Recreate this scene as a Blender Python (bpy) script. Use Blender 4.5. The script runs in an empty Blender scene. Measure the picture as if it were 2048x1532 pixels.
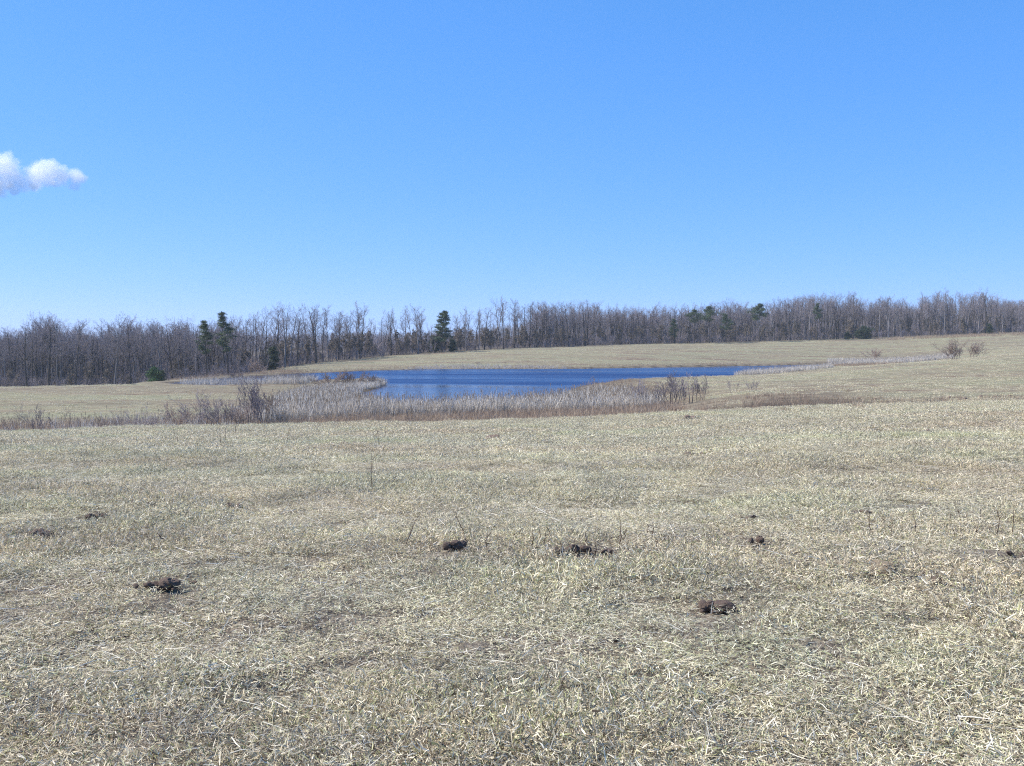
import bpy, math, random
import numpy as np
from mathutils import Vector, Matrix

# ------------------------------------------------------------------ camera, sky, sun, exposure
SC = bpy.context.scene
COL = SC.collection
F, CX, CY, HOR, EYE = 2054.0, 1024.0, 766.0, 682.0, 1.65
TH = math.atan((CY - HOR) / F)
cam = bpy.data.cameras.new('camera')
cam.sensor_width = 36.0
cam.lens = 36.0 * F / 2048.0
cam.clip_start, cam.clip_end = 0.1, 9000
camo = bpy.data.objects.new('camera', cam)
camo.location = (0, 0, EYE)
camo.rotation_euler = (math.pi / 2 - TH, 0, 0)
COL.objects.link(camo)
SC.camera = camo

SUN_EL, SUN_AZ = math.radians(42), math.radians(-80)      # azimuth from +Y towards +X
SKY_CH = ((.475, .80), (1.16, .50), (2.2, .48))          # gain, power for red, green, blue
w = bpy.data.worlds.new('World')
SC.world = w
w.use_nodes = True
nt = w.node_tree
nt.nodes.clear()
wo = nt.nodes.new('ShaderNodeOutputWorld')
bg = nt.nodes.new('ShaderNodeBackground')
sk = nt.nodes.new('ShaderNodeTexSky')
sk.sky_type = 'NISHITA'
sk.sun_disc = False
sk.sun_elevation = SUN_EL
sk.sun_rotation = SUN_AZ
sk.altitude = 2000
sk.air_density, sk.dust_density, sk.ozone_density = 1.0, 0.1, 4.0
# the camera's tone response and cool white balance, the same over the whole sky: one power and gain per channel
spx = nt.nodes.new('ShaderNodeSeparateColor')
cbx = nt.nodes.new('ShaderNodeCombineColor')
nt.links.new(sk.outputs[0], spx.inputs[0])
for ch, (gain, power) in enumerate(SKY_CH):
    pw = nt.nodes.new('ShaderNodeMath'); pw.operation = 'POWER'; pw.inputs[1].default_value = power
    ml = nt.nodes.new('ShaderNodeMath'); ml.operation = 'MULTIPLY'; ml.inputs[1].default_value = gain
    nt.links.new(spx.outputs[ch], pw.inputs[0]); nt.links.new(pw.outputs[0], ml.inputs[0]); nt.links.new(ml.outputs[0], cbx.inputs[ch])
nt.links.new(cbx.outputs[0], bg.inputs[0])
bg.inputs[1].default_value = 0.12
nt.links.new(bg.outputs[0], wo.inputs[0])

sun = bpy.data.lights.new('sun', 'SUN')
sun.energy = 4.6
sun.angle = math.radians(0.53)
sun.color = (1.0, 0.94, 0.84)
suno = bpy.data.objects.new('sun', sun)
sd = Vector((math.sin(SUN_AZ) * math.cos(SUN_EL), math.cos(SUN_AZ) * math.cos(SUN_EL), math.sin(SUN_EL)))
suno.rotation_euler = sd.to_track_quat('Z', 'Y').to_euler()
suno.location = (-60, 0, 60)
COL.objects.link(suno)

SC.view_settings.view_transform = 'Standard'
SC.view_settings.look = 'None'
SC.view_settings.exposure = 0.9
SC.view_settings.gamma = 1.0
SC.view_settings.use_curve_mapping = False
SC.render.engine = 'CYCLES'
SC.cycles.use_denoising = False
SC.cycles.max_bounces = 20
SC.cycles.transparent_max_bounces = 8
SC.cycles.volume_bounces = 20
SC.cycles.sample_clamp_indirect = 4.0
SC.cycles.pixel_filter_type = 'BLACKMAN_HARRIS'
SC.cycles.filter_width = 1.15
SC.cycles.seed = 5
SC.cycles.sample_clamp_direct = 6.0

rng = np.random.default_rng(11)
PI = math.pi


def slope(py):
    b = -(py - CY) / F
    return (-math.sin(TH) + b * math.cos(TH)) / (math.cos(TH) + b * math.sin(TH))


def zat(py, Y):
    return EYE + slope(py) * Y


def xat(px, py, Y):
    b = -(py - CY) / F
    return (px - CX) / F * Y / (math.cos(TH) + b * math.sin(TH))


def pxof(X, Y):
    return CX + F * X / Y


# ------------------------------------------------------------------ noise
def _h(i, j, s):
    n = (i * 374761393 + j * 668265263 + s * 2147483647) & 0xFFFFFFFF
    n = ((n ^ (n >> 13)) * 1274126177) & 0xFFFFFFFF
    return ((n ^ (n >> 16)) & 0xFFFF) / 65535.0


def vnoise(x, y, s=0):
    x = np.asarray(x, float); y = np.asarray(y, float)
    i = np.floor(x).astype(np.int64); j = np.floor(y).astype(np.int64)
    fx = x - i; fy = y - j
    fx = fx * fx * (3 - 2 * fx); fy = fy * fy * (3 - 2 * fy)
    a = _h(i, j, s); b = _h(i + 1, j, s); c = _h(i, j + 1, s); d = _h(i + 1, j + 1, s)
    return (a * (1 - fx) + b * fx) * (1 - fy) + (c * (1 - fx) + d * fx) * fy


def fbm(x, y, s=0, o=3):
    t = 0; a = 0.5; n = 0
    for k in range(o):
        t = t + a * vnoise(x * 2 ** k + 17 * k, y * 2 ** k - 9 * k, s + k); n += a; a *= 0.5
    return t / n


def sstep(a, b, x):
    t = np.clip((x - a) / (b - a), 0, 1)
    return t * t * (3 - 2 * t)


# ------------------------------------------------------------------ terrain shape
ZW = zat(828, 79.8)                     # level of the pond
cols = {
    0:    [(45, 866), (60, -4.35), (66, -4.3), (75, 838), (100, 799), (130, 772), (148, -5.4), (200, -8.6), (235, -9.6), (420, -9.6), (600, -5), (760, -4)],
    250:  [(46, 856), (60, -4.25), (66, -4.22), (75, 836), (100, 798), (131, 770.5), (138, -4.1), (150, -5.2), (200, -8.4), (235, -9.4), (420, -9.4), (600, -4), (760, -4)],
    330:  [(46, 854), (60, -4.2), (70, -4.15), (100, 799), (129, 770), (136, -4.02), (142, -3.95), (148, -4.3), (165, -6.0), (205, -8), (240, -9), (420, -9), (600, -5), (760, -4)],
    400:  [(46, 852), (60, -4.15), (72, -4.1), (100, -3.98), (126, -3.84), (133, -4.15), (147, -4.15), (152, -3.82), (157, -3.95), (176, -5.6), (205, -7.6), (240, -8.4), (420, -8), (600, -4), (760, -4)],
    500:  [(47, 851), (60, -4.1), (75, -4.03), (127, -3.85), (135, -4.15), (164, -4.15), (171, -3.8), (182, -3.85), (200, -4.5), (240, -5.6), (420, -5), (600, -4), (760, -4)],
    600:  [(47, 850), (60, -4.05), (75, -4.03), (128, -3.88), (140, -4.2), (176, -4.2), (184, -3.8), (205, 736), (235, 727), (300, -3.4), (420, -3.5), (600, -3), (760, -3)],
    760:  [(46, 848), (60, -4.02), (76, -4.02), (84, -4.1), (198, -4.2), (206, -3.85), (216, -3.6), (240, 725), (270, 712), (310, -2.2), (420, -2), (600, -3), (760, -3)],
    900:  [(46, 844), (60, -3.98), (78, -4.0), (86, -4.1), (206, -4.2), (212, -3.8), (245, 717), (290, 702.5), (340, -1.2), (450, -1), (600, -3), (760, -2)],
    1024: [(46, 840), (62, -3.85), (80, -3.98), (88, -4.1), (208, -4.1), (213, -3.8), (250, 711), (310, 696), (360, -.2), (450, 0), (600, -1), (760, 0)],
    1150: [(46, 836), (62, -3.6), (82, -3.92), (118, -3.9), (200, -3.98), (214, -3.8), (255, 709), (328, 692), (380, .5), (450, 1), (600, 2), (760, 3)],
    1300: [(46, 830), (62, -3.1), (82, 819), (100, -3.86), (150, 757), (158, -3.95), (216, -3.98), (222, -3.8), (262, 706), (345, 687), (400, 1.2), (450, 2), (600, 4), (760, 6)],
    1536: [(30, -.72), (52, 815), (58, -2.75), (65, 798), (73, 784), (100, 769), (150, 750), (160, -3.85), (175, -3.95), (238, -3.98), (244, -3.75), (290, 703), (368, 682), (420, 2.4), (500, 4), (600, 7), (760, 10)],
    1800: [(30, -.55), (52, 808), (57, -2.0), (62, 798), (75, 784), (110, 756), (170, 726), (190, -2.7), (235, -3.65), (256, -3.65), (280, 714), (310, 702), (382, 673), (430, 4), (600, 10), (760, 14)],
    2048: [(30, -.45), (52, 803), (57, -1.72), (62, 794), (80, 774), (120, 745), (200, 705), (216, -1.1), (240, -1.0), (300, 690), (350, 675), (395, 663), (440, 7), (600, 15), (700, 19), (760, 20)],
}
cols[-500] = cols[0]
cols[2500] = cols[2048]
NEAR = [(0, 0.0), (8, -0.05), (15, -0.3), (25, -0.85)]
NEAR_R = [(0, 0.0), (8, -0.03), (15, -0.22)]
YT = np.concatenate([[0], np.geomspace(1, 760, 900)])
CXS = np.linspace(-500, 2500, 241)
keys = sorted(cols)
prof = []
for kx in keys:
    k = [(y, v if v < 100 else zat(v, y)) for y, v in cols[kx]]
    k = (NEAR_R if kx >= 1500 else NEAR) + k
    prof.append(np.interp(YT, [a for a, b in k], [b for a, b in k]))
prof = np.array(prof)
ZT = np.array([np.interp(CXS, keys, prof[:, i]) for i in range(len(YT))]).T      # (col, Y)


def blur(a, s, axis):
    r = int(3 * s); kx = np.exp(-0.5 * (np.arange(-r, r + 1) / s) ** 2); kx /= kx.sum()
    pad = [(0, 0), (0, 0)]; pad[axis] = (r, r)
    a = np.pad(a, pad, mode='edge')
    return np.apply_along_axis(lambda v: np.convolve(v, kx, 'valid'), axis, a)


ZT = blur(blur(ZT, 3.0, 0), 4.0, 1)

# pond outline, from bearings on the water level
pond_px = [(338, 766), (400, 761), (500, 752.5), (600, 747), (690, 744), (727, 741.5), (849, 738.6), (1024, 738), (1164, 737.5),
           (1274, 735.5), (1414, 733.5), (1536, 731.3), (1668, 728.7), (1700, 729), (1680, 732), (1640, 736), (1560, 741), (1481, 751), (1414, 755),
           (1299, 758), (1244, 760.5), (1174, 772), (1144, 779), (1110, 800), (1070, 818), (900, 823), (770, 826), (722, 815), (700, 800), (716, 787),
           (755, 776), (773, 769), (755, 761), (725, 757), (680, 760), (650, 759), (612, 766), (560, 768), (505, 770), (430, 771), (365, 770)]
_p = []
for px, py in pond_px:
    Y = (ZW - EYE) / slope(py)
    _p.append((xat(px, py, Y), Y))
POND = np.array(_p)


def pond_sd(x, y):
    """signed distance to the shore, negative in the water"""
    x = np.asarray(x, float).ravel(); y = np.asarray(y, float).ravel()
    d = np.full(x.shape, 1e9); ins = np.zeros(x.shape, bool)
    n = len(POND)
    for i in range(n):
        ax, ay = POND[i]; bx, by = POND[(i + 1) % n]
        ex, ey = bx - ax, by - ay
        t = np.clip(((x - ax) * ex + (y - ay) * ey) / (ex * ex + ey * ey), 0, 1)
        d = np.minimum(d, np.hypot(x - ax - t * ex, y - ay - t * ey))
        c = (ay > y) != (by > y)
        with np.errstate(divide='ignore', invalid='ignore'):
            xi = (bx - ax) * (y - ay) / (by - ay) + ax
        ins ^= c & (x < xi)
    d = d + (vnoise(x * .25, y * .25, 5) - .5) * 1.2
    return np.where(ins, -d, d)


def tz(X, Y, bumps=True):
    X = np.atleast_1d(np.asarray(X, float)); Y = np.atleast_1d(np.asarray(Y, float))
    shp = X.shape; X = X.ravel(); Y = Y.ravel()
    r = np.hypot(X, Y)
    phi = np.arctan2(X, Y)
    ph = np.clip(phi, -0.62, 0.62)
    yy = r * np.cos(ph)
    u = CX + F * np.tan(ph)
    fi = np.clip((u - CXS[0]) / (CXS[1] - CXS[0]), 0, len(CXS) - 1.001); i = fi.astype(int); fu = fi - i
    fj = np.clip(np.interp(yy, YT, np.arange(len(YT))), 0, len(YT) - 1.001); j = fj.astype(int); fv = fj - j
    z = (ZT[i, j] * (1 - fu) + ZT[i + 1, j] * fu) * (1 - fv) + (ZT[i, j + 1] * (1 - fu) + ZT[i + 1, j + 1] * fu) * fv
    back = sstep(0.7, 1.5, np.abs(phi))
    z = z * (1 - back) + back * np.clip(-0.003 * r, -2, 0)
    near = (r > 60) & (r < 280) & (np.abs(phi) < 0.62)
    if near.any():
        s = pond_sd(X[near], Y[near])
        zn = z[near]
        zi = ZW - np.clip(0.02 - 0.25 * s, 0.02, 1.2)
        zo = np.maximum(zn, ZW + np.clip(0.03 + 0.30 * s, 0.03, 0.12) - 0.2 * np.maximum(s - 3.5, 0))
        z[near] = np.where(s < 0, zi, zo)
    if bumps:
        am = np.clip(r / 8, 0, 1) * np.clip(1.6 - r / 160, 0.15, 1)
        z = z + am * (fbm(X * .35, Y * .35, 31, 2) - .5) * 0.13 + ((fbm(X * 1.9, Y * 1.9, 41, 2) - .5) * 0.085 + (fbm(X * 5.2, Y * 5.2, 43, 2) - .5) * 0.035 * np.clip(1.5 - r / 20, 0, 1)) * np.clip(1.3 - r / 90, 0, 1)
    return z.reshape(shp)


def tz1(x, y):
    return float(tz([x], [y])[0])


# ------------------------------------------------------------------ helpers
def mesh_np(name, V, Fc, col=None, smooth=False, mats=(), mi=None):
    V = np.asarray(V, np.float32); Fc = np.asarray(Fc, np.int32)
    me = bpy.data.meshes.new(name)
    me.vertices.add(len(V)); me.vertices.foreach_set('co', V.ravel())
    k = Fc.shape[1]
    me.loops.add(Fc.size); me.loops.foreach_set('vertex_index', Fc.ravel())
    me.polygons.add(len(Fc))
    me.polygons.foreach_set('loop_start', np.arange(0, Fc.size, k, dtype=np.int32))
    if smooth:
        me.polygons.foreach_set('use_smooth', np.ones(len(Fc), bool))
    for m in mats:
        me.materials.append(m)
    if mi is not None:
        me.polygons.foreach_set('material_index', np.asarray(mi, np.int32))
    me.update(calc_edges=True)
    if col is not None:
        ca = me.color_attributes.new('Col', 'FLOAT_COLOR', 'POINT')
        c4 = np.ones((len(V), 4), np.float32); c4[:, :3] = col
        ca.data.foreach_set('color', c4.ravel())
    return me


def link(name, data, parent=None, loc=(0, 0, 0), rz=0.0, sc=1.0):
    o = bpy.data.objects.new(name, data)
    COL.objects.link(o)
    o.location = loc; o.rotation_euler = (0, 0, rz)
    o.scale = (sc, sc, sc) if not isinstance(sc, (tuple, list)) else sc
    if parent: o.parent = parent
    return o


def tag(o, label, cat=None, group=None, kind=None):
    o['label'] = label
    if cat: o['category'] = cat
    if group: o['group'] = group
    if kind: o['kind'] = kind
    return o


def nrm(a):
    a = np.asarray(a, float)
    return a / (np.linalg.norm(a, axis=-1, keepdims=True) + 1e-9)


def tubes(segs, sides=3):
    """segs (N,8): p0 p1 r0 r1 -> verts, quads"""
    S = np.asarray(segs, float)
    p0, p1, r0, r1 = S[:, 0:3], S[:, 3:6], S[:, 6], S[:, 7]
    d = nrm(p1 - p0)
    ref = np.where(np.abs(d[:, 2:3]) > .9, np.array([[1., 0, 0]]), np.array([[0, 0, 1.]]))
    a = nrm(np.cross(d, ref)); b = np.cross(d, a)
    n = len(S)
    ang = np.arange(sides) * 2 * PI / sides
    ring = a[:, None, :] * np.cos(ang)[None, :, None] + b[:, None, :] * np.sin(ang)[None, :, None]
    v0 = p0[:, None] + ring * r0[:, None, None]; v1 = p1[:, None] + ring * r1[:, None, None]
    V = np.concatenate([v0, v1], 1).reshape(-1, 3)
    k = np.arange(sides); k2 = (k + 1) % sides
    q = np.stack([k, k2, k2 + sides, k + sides], 1)
    Q = (q[None] + (np.arange(n) * 2 * sides)[:, None, None]).reshape(-1, 4)
    return V, Q


def cat(parts):
    """merge (V,Q,C) lists"""
    Vs, Qs, Cs = [], [], []; off = 0
    for V, Q, C in parts:
        Vs.append(V); Qs.append(np.asarray(Q) + off); off += len(V)
        Cs.append(np.broadcast_to(np.asarray(C, float), (len(V), 3)))
    return np.concatenate(Vs), np.concatenate(Qs), np.concatenate(Cs)


# ------------------------------------------------------------------ materials
def mat(name):
    m = bpy.data.materials.new(name); m.use_nodes = True
    n = m.node_tree; n.nodes.clear()
    out = n.nodes.new('ShaderNodeOutputMaterial')
    return m, n, out


def N(n, t, **kw):
    x = n.nodes.new(t)
    for k, v in kw.items():
        if k in x.inputs: x.inputs[k].default_value = v
        else: setattr(x, k, v)
    return x


def noise(n, vec, scale, detail=3, rough=.55):
    x = N(n, 'ShaderNodeTexNoise', Scale=scale, Detail=detail, Roughness=rough)
    n.links.new(vec, x.inputs['Vector'])
    return x.outputs['Fac']


def ramp(n, fac, stops):
    r = n.nodes.new('ShaderNodeValToRGB'); e = r.color_ramp.elements
    while len(e) < len(stops): e.new(0.5)
    for k, (p, c) in enumerate(stops):
        e[k].position = p; e[k].color = (*c, 1) if len(c) == 3 else c
    n.links.new(fac, r.inputs[0])
    return r.outputs[0]


def mix(n, fac, a, b, bt='MIX'):
    x = n.nodes.new('ShaderNodeMix'); x.data_type = 'RGBA'; x.blend_type = bt
    for s, v in ((x.inputs[0], fac), (x.inputs[6], a), (x.inputs[7], b)):
        if hasattr(v, 'links'): n.links.new(v, s)
        elif isinstance(v, (int, float)): s.default_value = v
        else: s.default_value = (*v, 1)
    return x.outputs[2]


def mapping(n, vec, sc):
    x = n.nodes.new('ShaderNodeMapping'); x.inputs['Scale'].default_value = sc
    n.links.new(vec, x.inputs[0]); return x.outputs[0]


def blade_material(name, transl=0.25, rough=0.55, spec=0.35, patch=0.5, patch_cols=None, pscale=.12):
    """dry leaf blades: own colour per blade, wide soft patches of tint over the field"""
    m, n, out = mat(name)
    at = N(n, 'ShaderNodeAttribute', attribute_name='Col')
    ge = n.nodes.new('ShaderNodeNewGeometry')
    c = at.outputs['Color']
    if patch_cols:
        p1 = noise(n, mapping(n, ge.outputs['Position'], (pscale, pscale * 2.2, .05)), 1.0, 4, .6)
        t = ramp(n, p1, patch_cols)
        c = mix(n, patch, c, t, 'MULTIPLY')
        p2 = noise(n, ge.outputs['Position'], 1.1, 2, .5)
        t2 = ramp(n, p2, [(.3, (.72, .72, .74)), (.7, (1.12, 1.1, 1.05))])
        c = mix(n, .8, c, t2, 'MULTIPLY')
    b = N(n, 'ShaderNodeBsdfPrincipled', Roughness=rough)
    b.inputs['Specular IOR Level'].default_value = spec
    n.links.new(c, b.inputs['Base Color'])
    tr = n.nodes.new('ShaderNodeBsdfTranslucent')
    n.links.new(c, tr.inputs[0])
    mx = n.nodes.new('ShaderNodeMixShader'); mx.inputs[0].default_value = transl
    n.links.new(b.outputs[0], mx.inputs[1]); n.links.new(tr.outputs[0], mx.inputs[2])
    n.links.new(mx.outputs[0], out.inputs[0])
    return m


GP = [(.30, (.90, .80, .74)), (.45, (1.0, .95, .90)), (.58, (1.02, 1.02, .96)), (.70, (.93, 1.0, .79))]
M_grass = blade_material('dry_grass', .2, .6, .2, .85, GP)
M_straw = blade_material('pale_straw', .15, .55, .3)
M_reed = blade_material('dry_reed', .2, .6, .3, .6, [(.3, (.86, .82, .80)), (.6, (1, 1, 1)), (.8, (1.05, 1.0, .93))], .07)
M_sedge = blade_material('broomsedge', .25, .6, .25, .7, [(.3, (.72, .62, .58)), (.55, (1, .95, .9)), (.75, (1.15, 1.05, .85))], .1)


def bark_material(name, ca, cb, sc=3.0):
    m, n, out = mat(name)
    tc = n.nodes.new('ShaderNodeTexCoord'); oi = n.nodes.new('ShaderNodeObjectInfo')
    f = noise(n, mapping(n, tc.outputs['Object'], (sc, sc, sc * .22)), 1.0, 4, .6)
    c = ramp(n, f, [(.3, ca), (.7, cb)])
    v = N(n, 'ShaderNodeMapRange'); v.inputs[3].default_value = .75; v.inputs[4].default_value = 1.3
    n.links.new(oi.outputs['Random'], v.inputs[0])
    hv = n.nodes.new('ShaderNodeHueSaturation'); n.links.new(v.outputs[0], hv.inputs['Value']); n.links.new(c, hv.inputs['Color'])
    b = N(n, 'ShaderNodeBsdfPrincipled', Roughness=.9)
    b.inputs['Specular IOR Level'].default_value = .15
    n.links.new(hv.outputs[0], b.inputs['Base Color'])
    bp = N(n, 'ShaderNodeBump', Strength=.5, Distance=.03); n.links.new(f, bp.inputs['Height']); n.links.new(bp.outputs[0], b.inputs['Normal'])
    n.links.new(b.outputs[0], out.inputs[0])
    return m


M_bark = bark_material('grey_bark', (.10, .09, .095), (.27, .25, .25))
M_barkdark = bark_material('dark_bark', (.035, .03, .03), (.095, .08, .075))
M_twig = bark_material('bare_twig', (.20, .17, .185), (.30, .265, .28), 1.0)
M_twigred = bark_material('reddish_twig', (.24, .18, .155), (.36, .28, .24), 1.0)
M_stem = bark_material('shrub_bark', (.10, .085, .08), (.23, .20, .185))
M_stalk = bark_material('brown_stalk', (.07, .045, .035), (.13, .09, .07), 8.0)
M_needle = blade_material('pine_needle', .15, .6, .3)
M_leaf = blade_material('withered_leaf', .3, .7, .2)


def soil_material(name='crumbled_soil', ca=(.10, .072, .06), cb=(.21, .155, .125), cc=(.32, .25, .20)):
    m, n, out = mat(name)
    tc = n.nodes.new('ShaderNodeTexCoord')
    f = noise(n, tc.outputs['Object'], 22, 5, .65)
    c = ramp(n, f, [(.25, ca), (.55, cb), (.8, cc)])
    b = N(n, 'ShaderNodeBsdfPrincipled', Roughness=.95); b.inputs['Specular IOR Level'].default_value = .1
    n.links.new(c, b.inputs['Base Color'])
    bp = N(n, 'ShaderNodeBump', Strength=.9, Distance=.02); n.links.new(f, bp.inputs['Height']); n.links.new(bp.outputs[0], b.inputs['Normal'])
    n.links.new(b.outputs[0], out.inputs[0])
    return m


M_soil = soil_material()
M_tan = soil_material('tan_soil', (.22, .165, .115), (.34, .27, .19), (.43, .35, .25))


def ground_material():
    m, n, out = mat('field_ground')
    ge = n.nodes.new('ShaderNodeNewGeometry'); P = ge.outputs['Position']
    zo = N(n, 'ShaderNodeAttribute', attribute_name='Zone')       # R far grass, G brown rough growth, B bare litter / mud
    sp = n.nodes.new('ShaderNodeSeparateColor'); n.links.new(zo.outputs['Color'], sp.inputs[0])
    # thatch and soil between the blades close by
    f1 = noise(n, P, 14, 6, .7)
    near = ramp(n, f1, [(.28, (.05, .04, .034)), (.5, (.14, .115, .088)), (.72, (.34, .30, .22))])
    # short turf further off: streaks along the slope, clumps, tint drifts
    s1 = noise(n, mapping(n, P, (.05, .16, .3)), 1.0, 5, .62)
    s2 = noise(n, mapping(n, P, (.45, .9, .8)), 1.0, 5, .7)
    s3 = noise(n, P, 5.0, 4, .7)
    far = ramp(n, s1, [(.34, (.155, .112, .082)), (.43, (.21, .173, .122)), (.52, (.222, .205, .133)), (.66, (.22, .22, .142))])
    far = mix(n, .9, far, ramp(n, s2, [(.3, (.70, .66, .62)), (.5, (1, 1, 1)), (.7, (1.16, 1.15, 1.12))]), 'MULTIPLY')
    far = mix(n, .8, far, ramp(n, s3, [(.35, (.62, .6, .58)), (.5, (1, 1, 1)), (.68, (1.2, 1.2, 1.18))]), 'MULTIPLY')
    br = ramp(n, s2, [(.3, (.11, .087, .064)), (.5, (.18, .15, .108)), (.7, (.26, .22, .16))])
    br = mix(n, .8, br, ramp(n, s3, [(.35, (.6, .58, .55)), (.5, (1, 1, 1)), (.68, (1.2, 1.2, 1.15))]), 'MULTIPLY')
    mud = ramp(n, s3, [(.3, (.03, .024, .02)), (.7, (.09, .07, .055))])
    c = mix(n, sp.outputs[0], near, far)
    c = mix(n, sp.outputs[1], c, br)
    c = mix(n, sp.outputs[2], c, mud)
    b = N(n, 'ShaderNodeBsdfPrincipled', Roughness=.95); b.inputs['Specular IOR Level'].default_value = .1
    n.links.new(c, b.inputs['Base Color'])
    bp = N(n, 'ShaderNodeBump', Strength=.7, Distance=.12); n.links.new(s3, bp.inputs['Height']); n.links.new(bp.outputs[0], b.inputs['Normal'])
    n.links.new(b.outputs[0], out.inputs[0])
    return m


M_ground = ground_material()


def water_material():
    m, n, out = mat('pond_water')
    ge = n.nodes.new('ShaderNodeNewGeometry'); P = ge.outputs['Position']
    w1 = noise(n, mapping(n, P, (.9, 1.3, 1)), 1.0, 4, .6)
    w2 = noise(n, mapping(n, P, (3.4, 4.4, 1)), 1.0, 3, .6)
    ad = N(n, 'ShaderNodeMath', operation='MULTIPLY_ADD'); ad.inputs[1].default_value = .45
    n.links.new(w2, ad.inputs[0]); n.links.new(w1, ad.inputs[2])
    at = N(n, 'ShaderNodeAttribute', attribute_name='Ruffle')      # how far the wind ruffles each place
    rf = noise(n, mapping(n, P, (.012, .06, 1)), 1.0, 4, .6)
    gust = N(n, 'ShaderNodeMapRange'); gust.inputs[1].default_value = .35; gust.inputs[2].default_value = .65
    gust.inputs[3].default_value = .42; gust.inputs[4].default_value = 1.3
    n.links.new(rf, gust.inputs[0])
    st = N(n, 'ShaderNodeMath', operation='MULTIPLY'); n.links.new(gust.outputs[0], st.inputs[0]); n.links.new(at.outputs['Fac'], st.inputs[1])
    ds = N(n, 'ShaderNodeMath', operation='MULTIPLY'); n.links.new(ad.outputs[0], ds.inputs[0]); n.links.new(st.outputs[0], ds.inputs[1])
    bp = N(n, 'ShaderNodeBump', Strength=1.0, Distance=.10); n.links.new(ds.outputs[0], bp.inputs['Height'])
    b = N(n, 'ShaderNodeBsdfPrincipled', IOR=1.33)
    ro = N(n, 'ShaderNodeMath', operation='MULTIPLY', use_clamp=True); ro.inputs[1].default_value = .38      # wavelets too fine to see
    n.links.new(st.outputs[0], ro.inputs[0]); n.links.new(ro.outputs[0], b.inputs['Roughness'])
    b.inputs['Base Color'].default_value = (.004, .018, .085, 1)
    n.links.new(bp.outputs[0], b.inputs['Normal'])
    n.links.new(b.outputs[0], out.inputs[0])
    return m


M_water = water_material()


# ------------------------------------------------------------------ ground sheet
def treeline(px):
    """distance of the wood's edge along a bearing"""
    return np.interp(px, [-500, 0, 330, 450, 520, 600, 762, 882, 1024, 1249, 1536, 1786, 2048, 2500],
                     [235, 235, 215, 200, 200, 232, 268, 288, 308, 338, 366, 380, 393, 400])


def zone(X, Y):
    X = X.ravel(); Y = Y.ravel()
    r = np.hypot(X, Y); Ys = np.maximum(Y, 1.0); px = np.clip(CX + F * X / Ys, -900, 2900)
    sd = np.full(X.shape, 99.0); k = (r > 60) & (r < 300) & (Y > 0)
    sd[k] = pond_sd(X[k], Y[k])
    farg = sstep(9, 55, r)
    n1 = fbm(X * .08, Y * .08, 3, 3)
    br = np.zeros(X.shape)
    # rough strip in the swale behind the near field
    sw = sstep(50, 56, Y) * (1 - sstep(np.interp(px, [0, 420, 520, 1300, 1500, 2500], [70, 74, 80, 88, 74, 70]), np.interp(px, [0, 420, 520, 1300, 1500, 2500], [75, 80, 84, 96, 80, 74]), Y))
    sw *= np.interp(px, [-500, 1350, 1650, 1800, 2500], [1, 1, .95, .35, .35])
    br = np.maximum(br, sw)
    br = np.maximum(br, (1 - sstep(2, 9, sd - 6 * (n1 - .5))) * .95)
    # wood floor
    tl = treeline(px)
    br = np.maximum(br, sstep(-3, 1, Y - tl + 4 * (n1 - .5)))
    br = np.maximum(br, sstep(.52, .70, fbm(X * .04, Y * .12, 9, 4)) * .75 * sstep(60, 90, r))
    br = np.where(Y < 0, 0, br)
    mud = (1 - sstep(-.3, 1.3, np.abs(sd)))
    mud = np.maximum(mud, sstep(3, 12, Y - tl) * .6)
    dit = np.exp(-((Y - np.interp(px, [1500, 1600, 1760, 2048], [61, 61, 58.5, 57.5])) / np.interp(px, [1500, 1650, 1800], [4.5, 4.5, 2.2])) ** 2) * (.55 + .9 * (n1 - .2)) * sstep(1400, 1520, px) * (1 - .25 * sstep(1700, 1900, px)) * 1.0
    mud = np.maximum(mud, dit)
    mud = np.where(Y < 0, 0, mud)
    return np.stack([farg, br, np.clip(mud, 0, 1), np.ones_like(br)], 1)


fr = np.concatenate([np.linspace(-2.9, -.70, 26)[:-1], np.linspace(-.70, .70, 460), np.linspace(.70, 2.9, 26)[1:]])
nph = len(fr)
rr = np.concatenate([np.geomspace(.01, 4, 50)[:-1], np.geomspace(4, 420, 440)[:-1], np.geomspace(420, 1500, 20)])
PH, RR = np.meshgrid(fr, rr)
GX = RR * np.sin(PH); GY = RR * np.cos(PH)
GZ = tz(GX, GY)
V = np.stack([GX, GY, GZ], -1).reshape(-1, 3)
nr = len(rr)
ii, jj = np.meshgrid(np.arange(nr - 1), np.arange(nph), indexing='ij')
j2 = (jj + 1) % nph
Q = np.stack([ii * nph + jj, ii * nph + j2, (ii + 1) * nph + j2, (ii + 1) * nph + jj], -1).reshape(-1, 4)
Q = Q[:, ::-1]
me = mesh_np('ground', V, Q, smooth=True, mats=[M_ground])
ca = me.color_attributes.new('Zone', 'FLOAT_COLOR', 'POINT')
ca.data.foreach_set('color', zone(GX, GY).astype(np.float32).ravel())
g = link('ground', me)
tag(g, 'rolling pasture of mown dry grass sloping down to the pond', kind='structure')

# water sheet
gx = np.arange(POND[:, 0].min() - 4, POND[:, 0].max() + 4, 2.0); gy = np.arange(POND[:, 1].min() - 4, POND[:, 1].max() + 4, 2.0)
WX, WY = np.meshgrid(gx, gy)
sd = pond_sd(WX, WY).reshape(WX.shape)
keep = (sd[:-1, :-1] < 3) | (sd[1:, 1:] < 3)
idx = np.arange(WX.size).reshape(WX.shape)
Q = np.stack([idx[:-1, :-1], idx[:-1, 1:], idx[1:, 1:], idx[1:, :-1]], -1)[keep]
me = mesh_np('pond', np.stack([WX, WY, np.full(WX.shape, ZW)], -1).reshape(-1, 3), Q, mats=[M_water])
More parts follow.
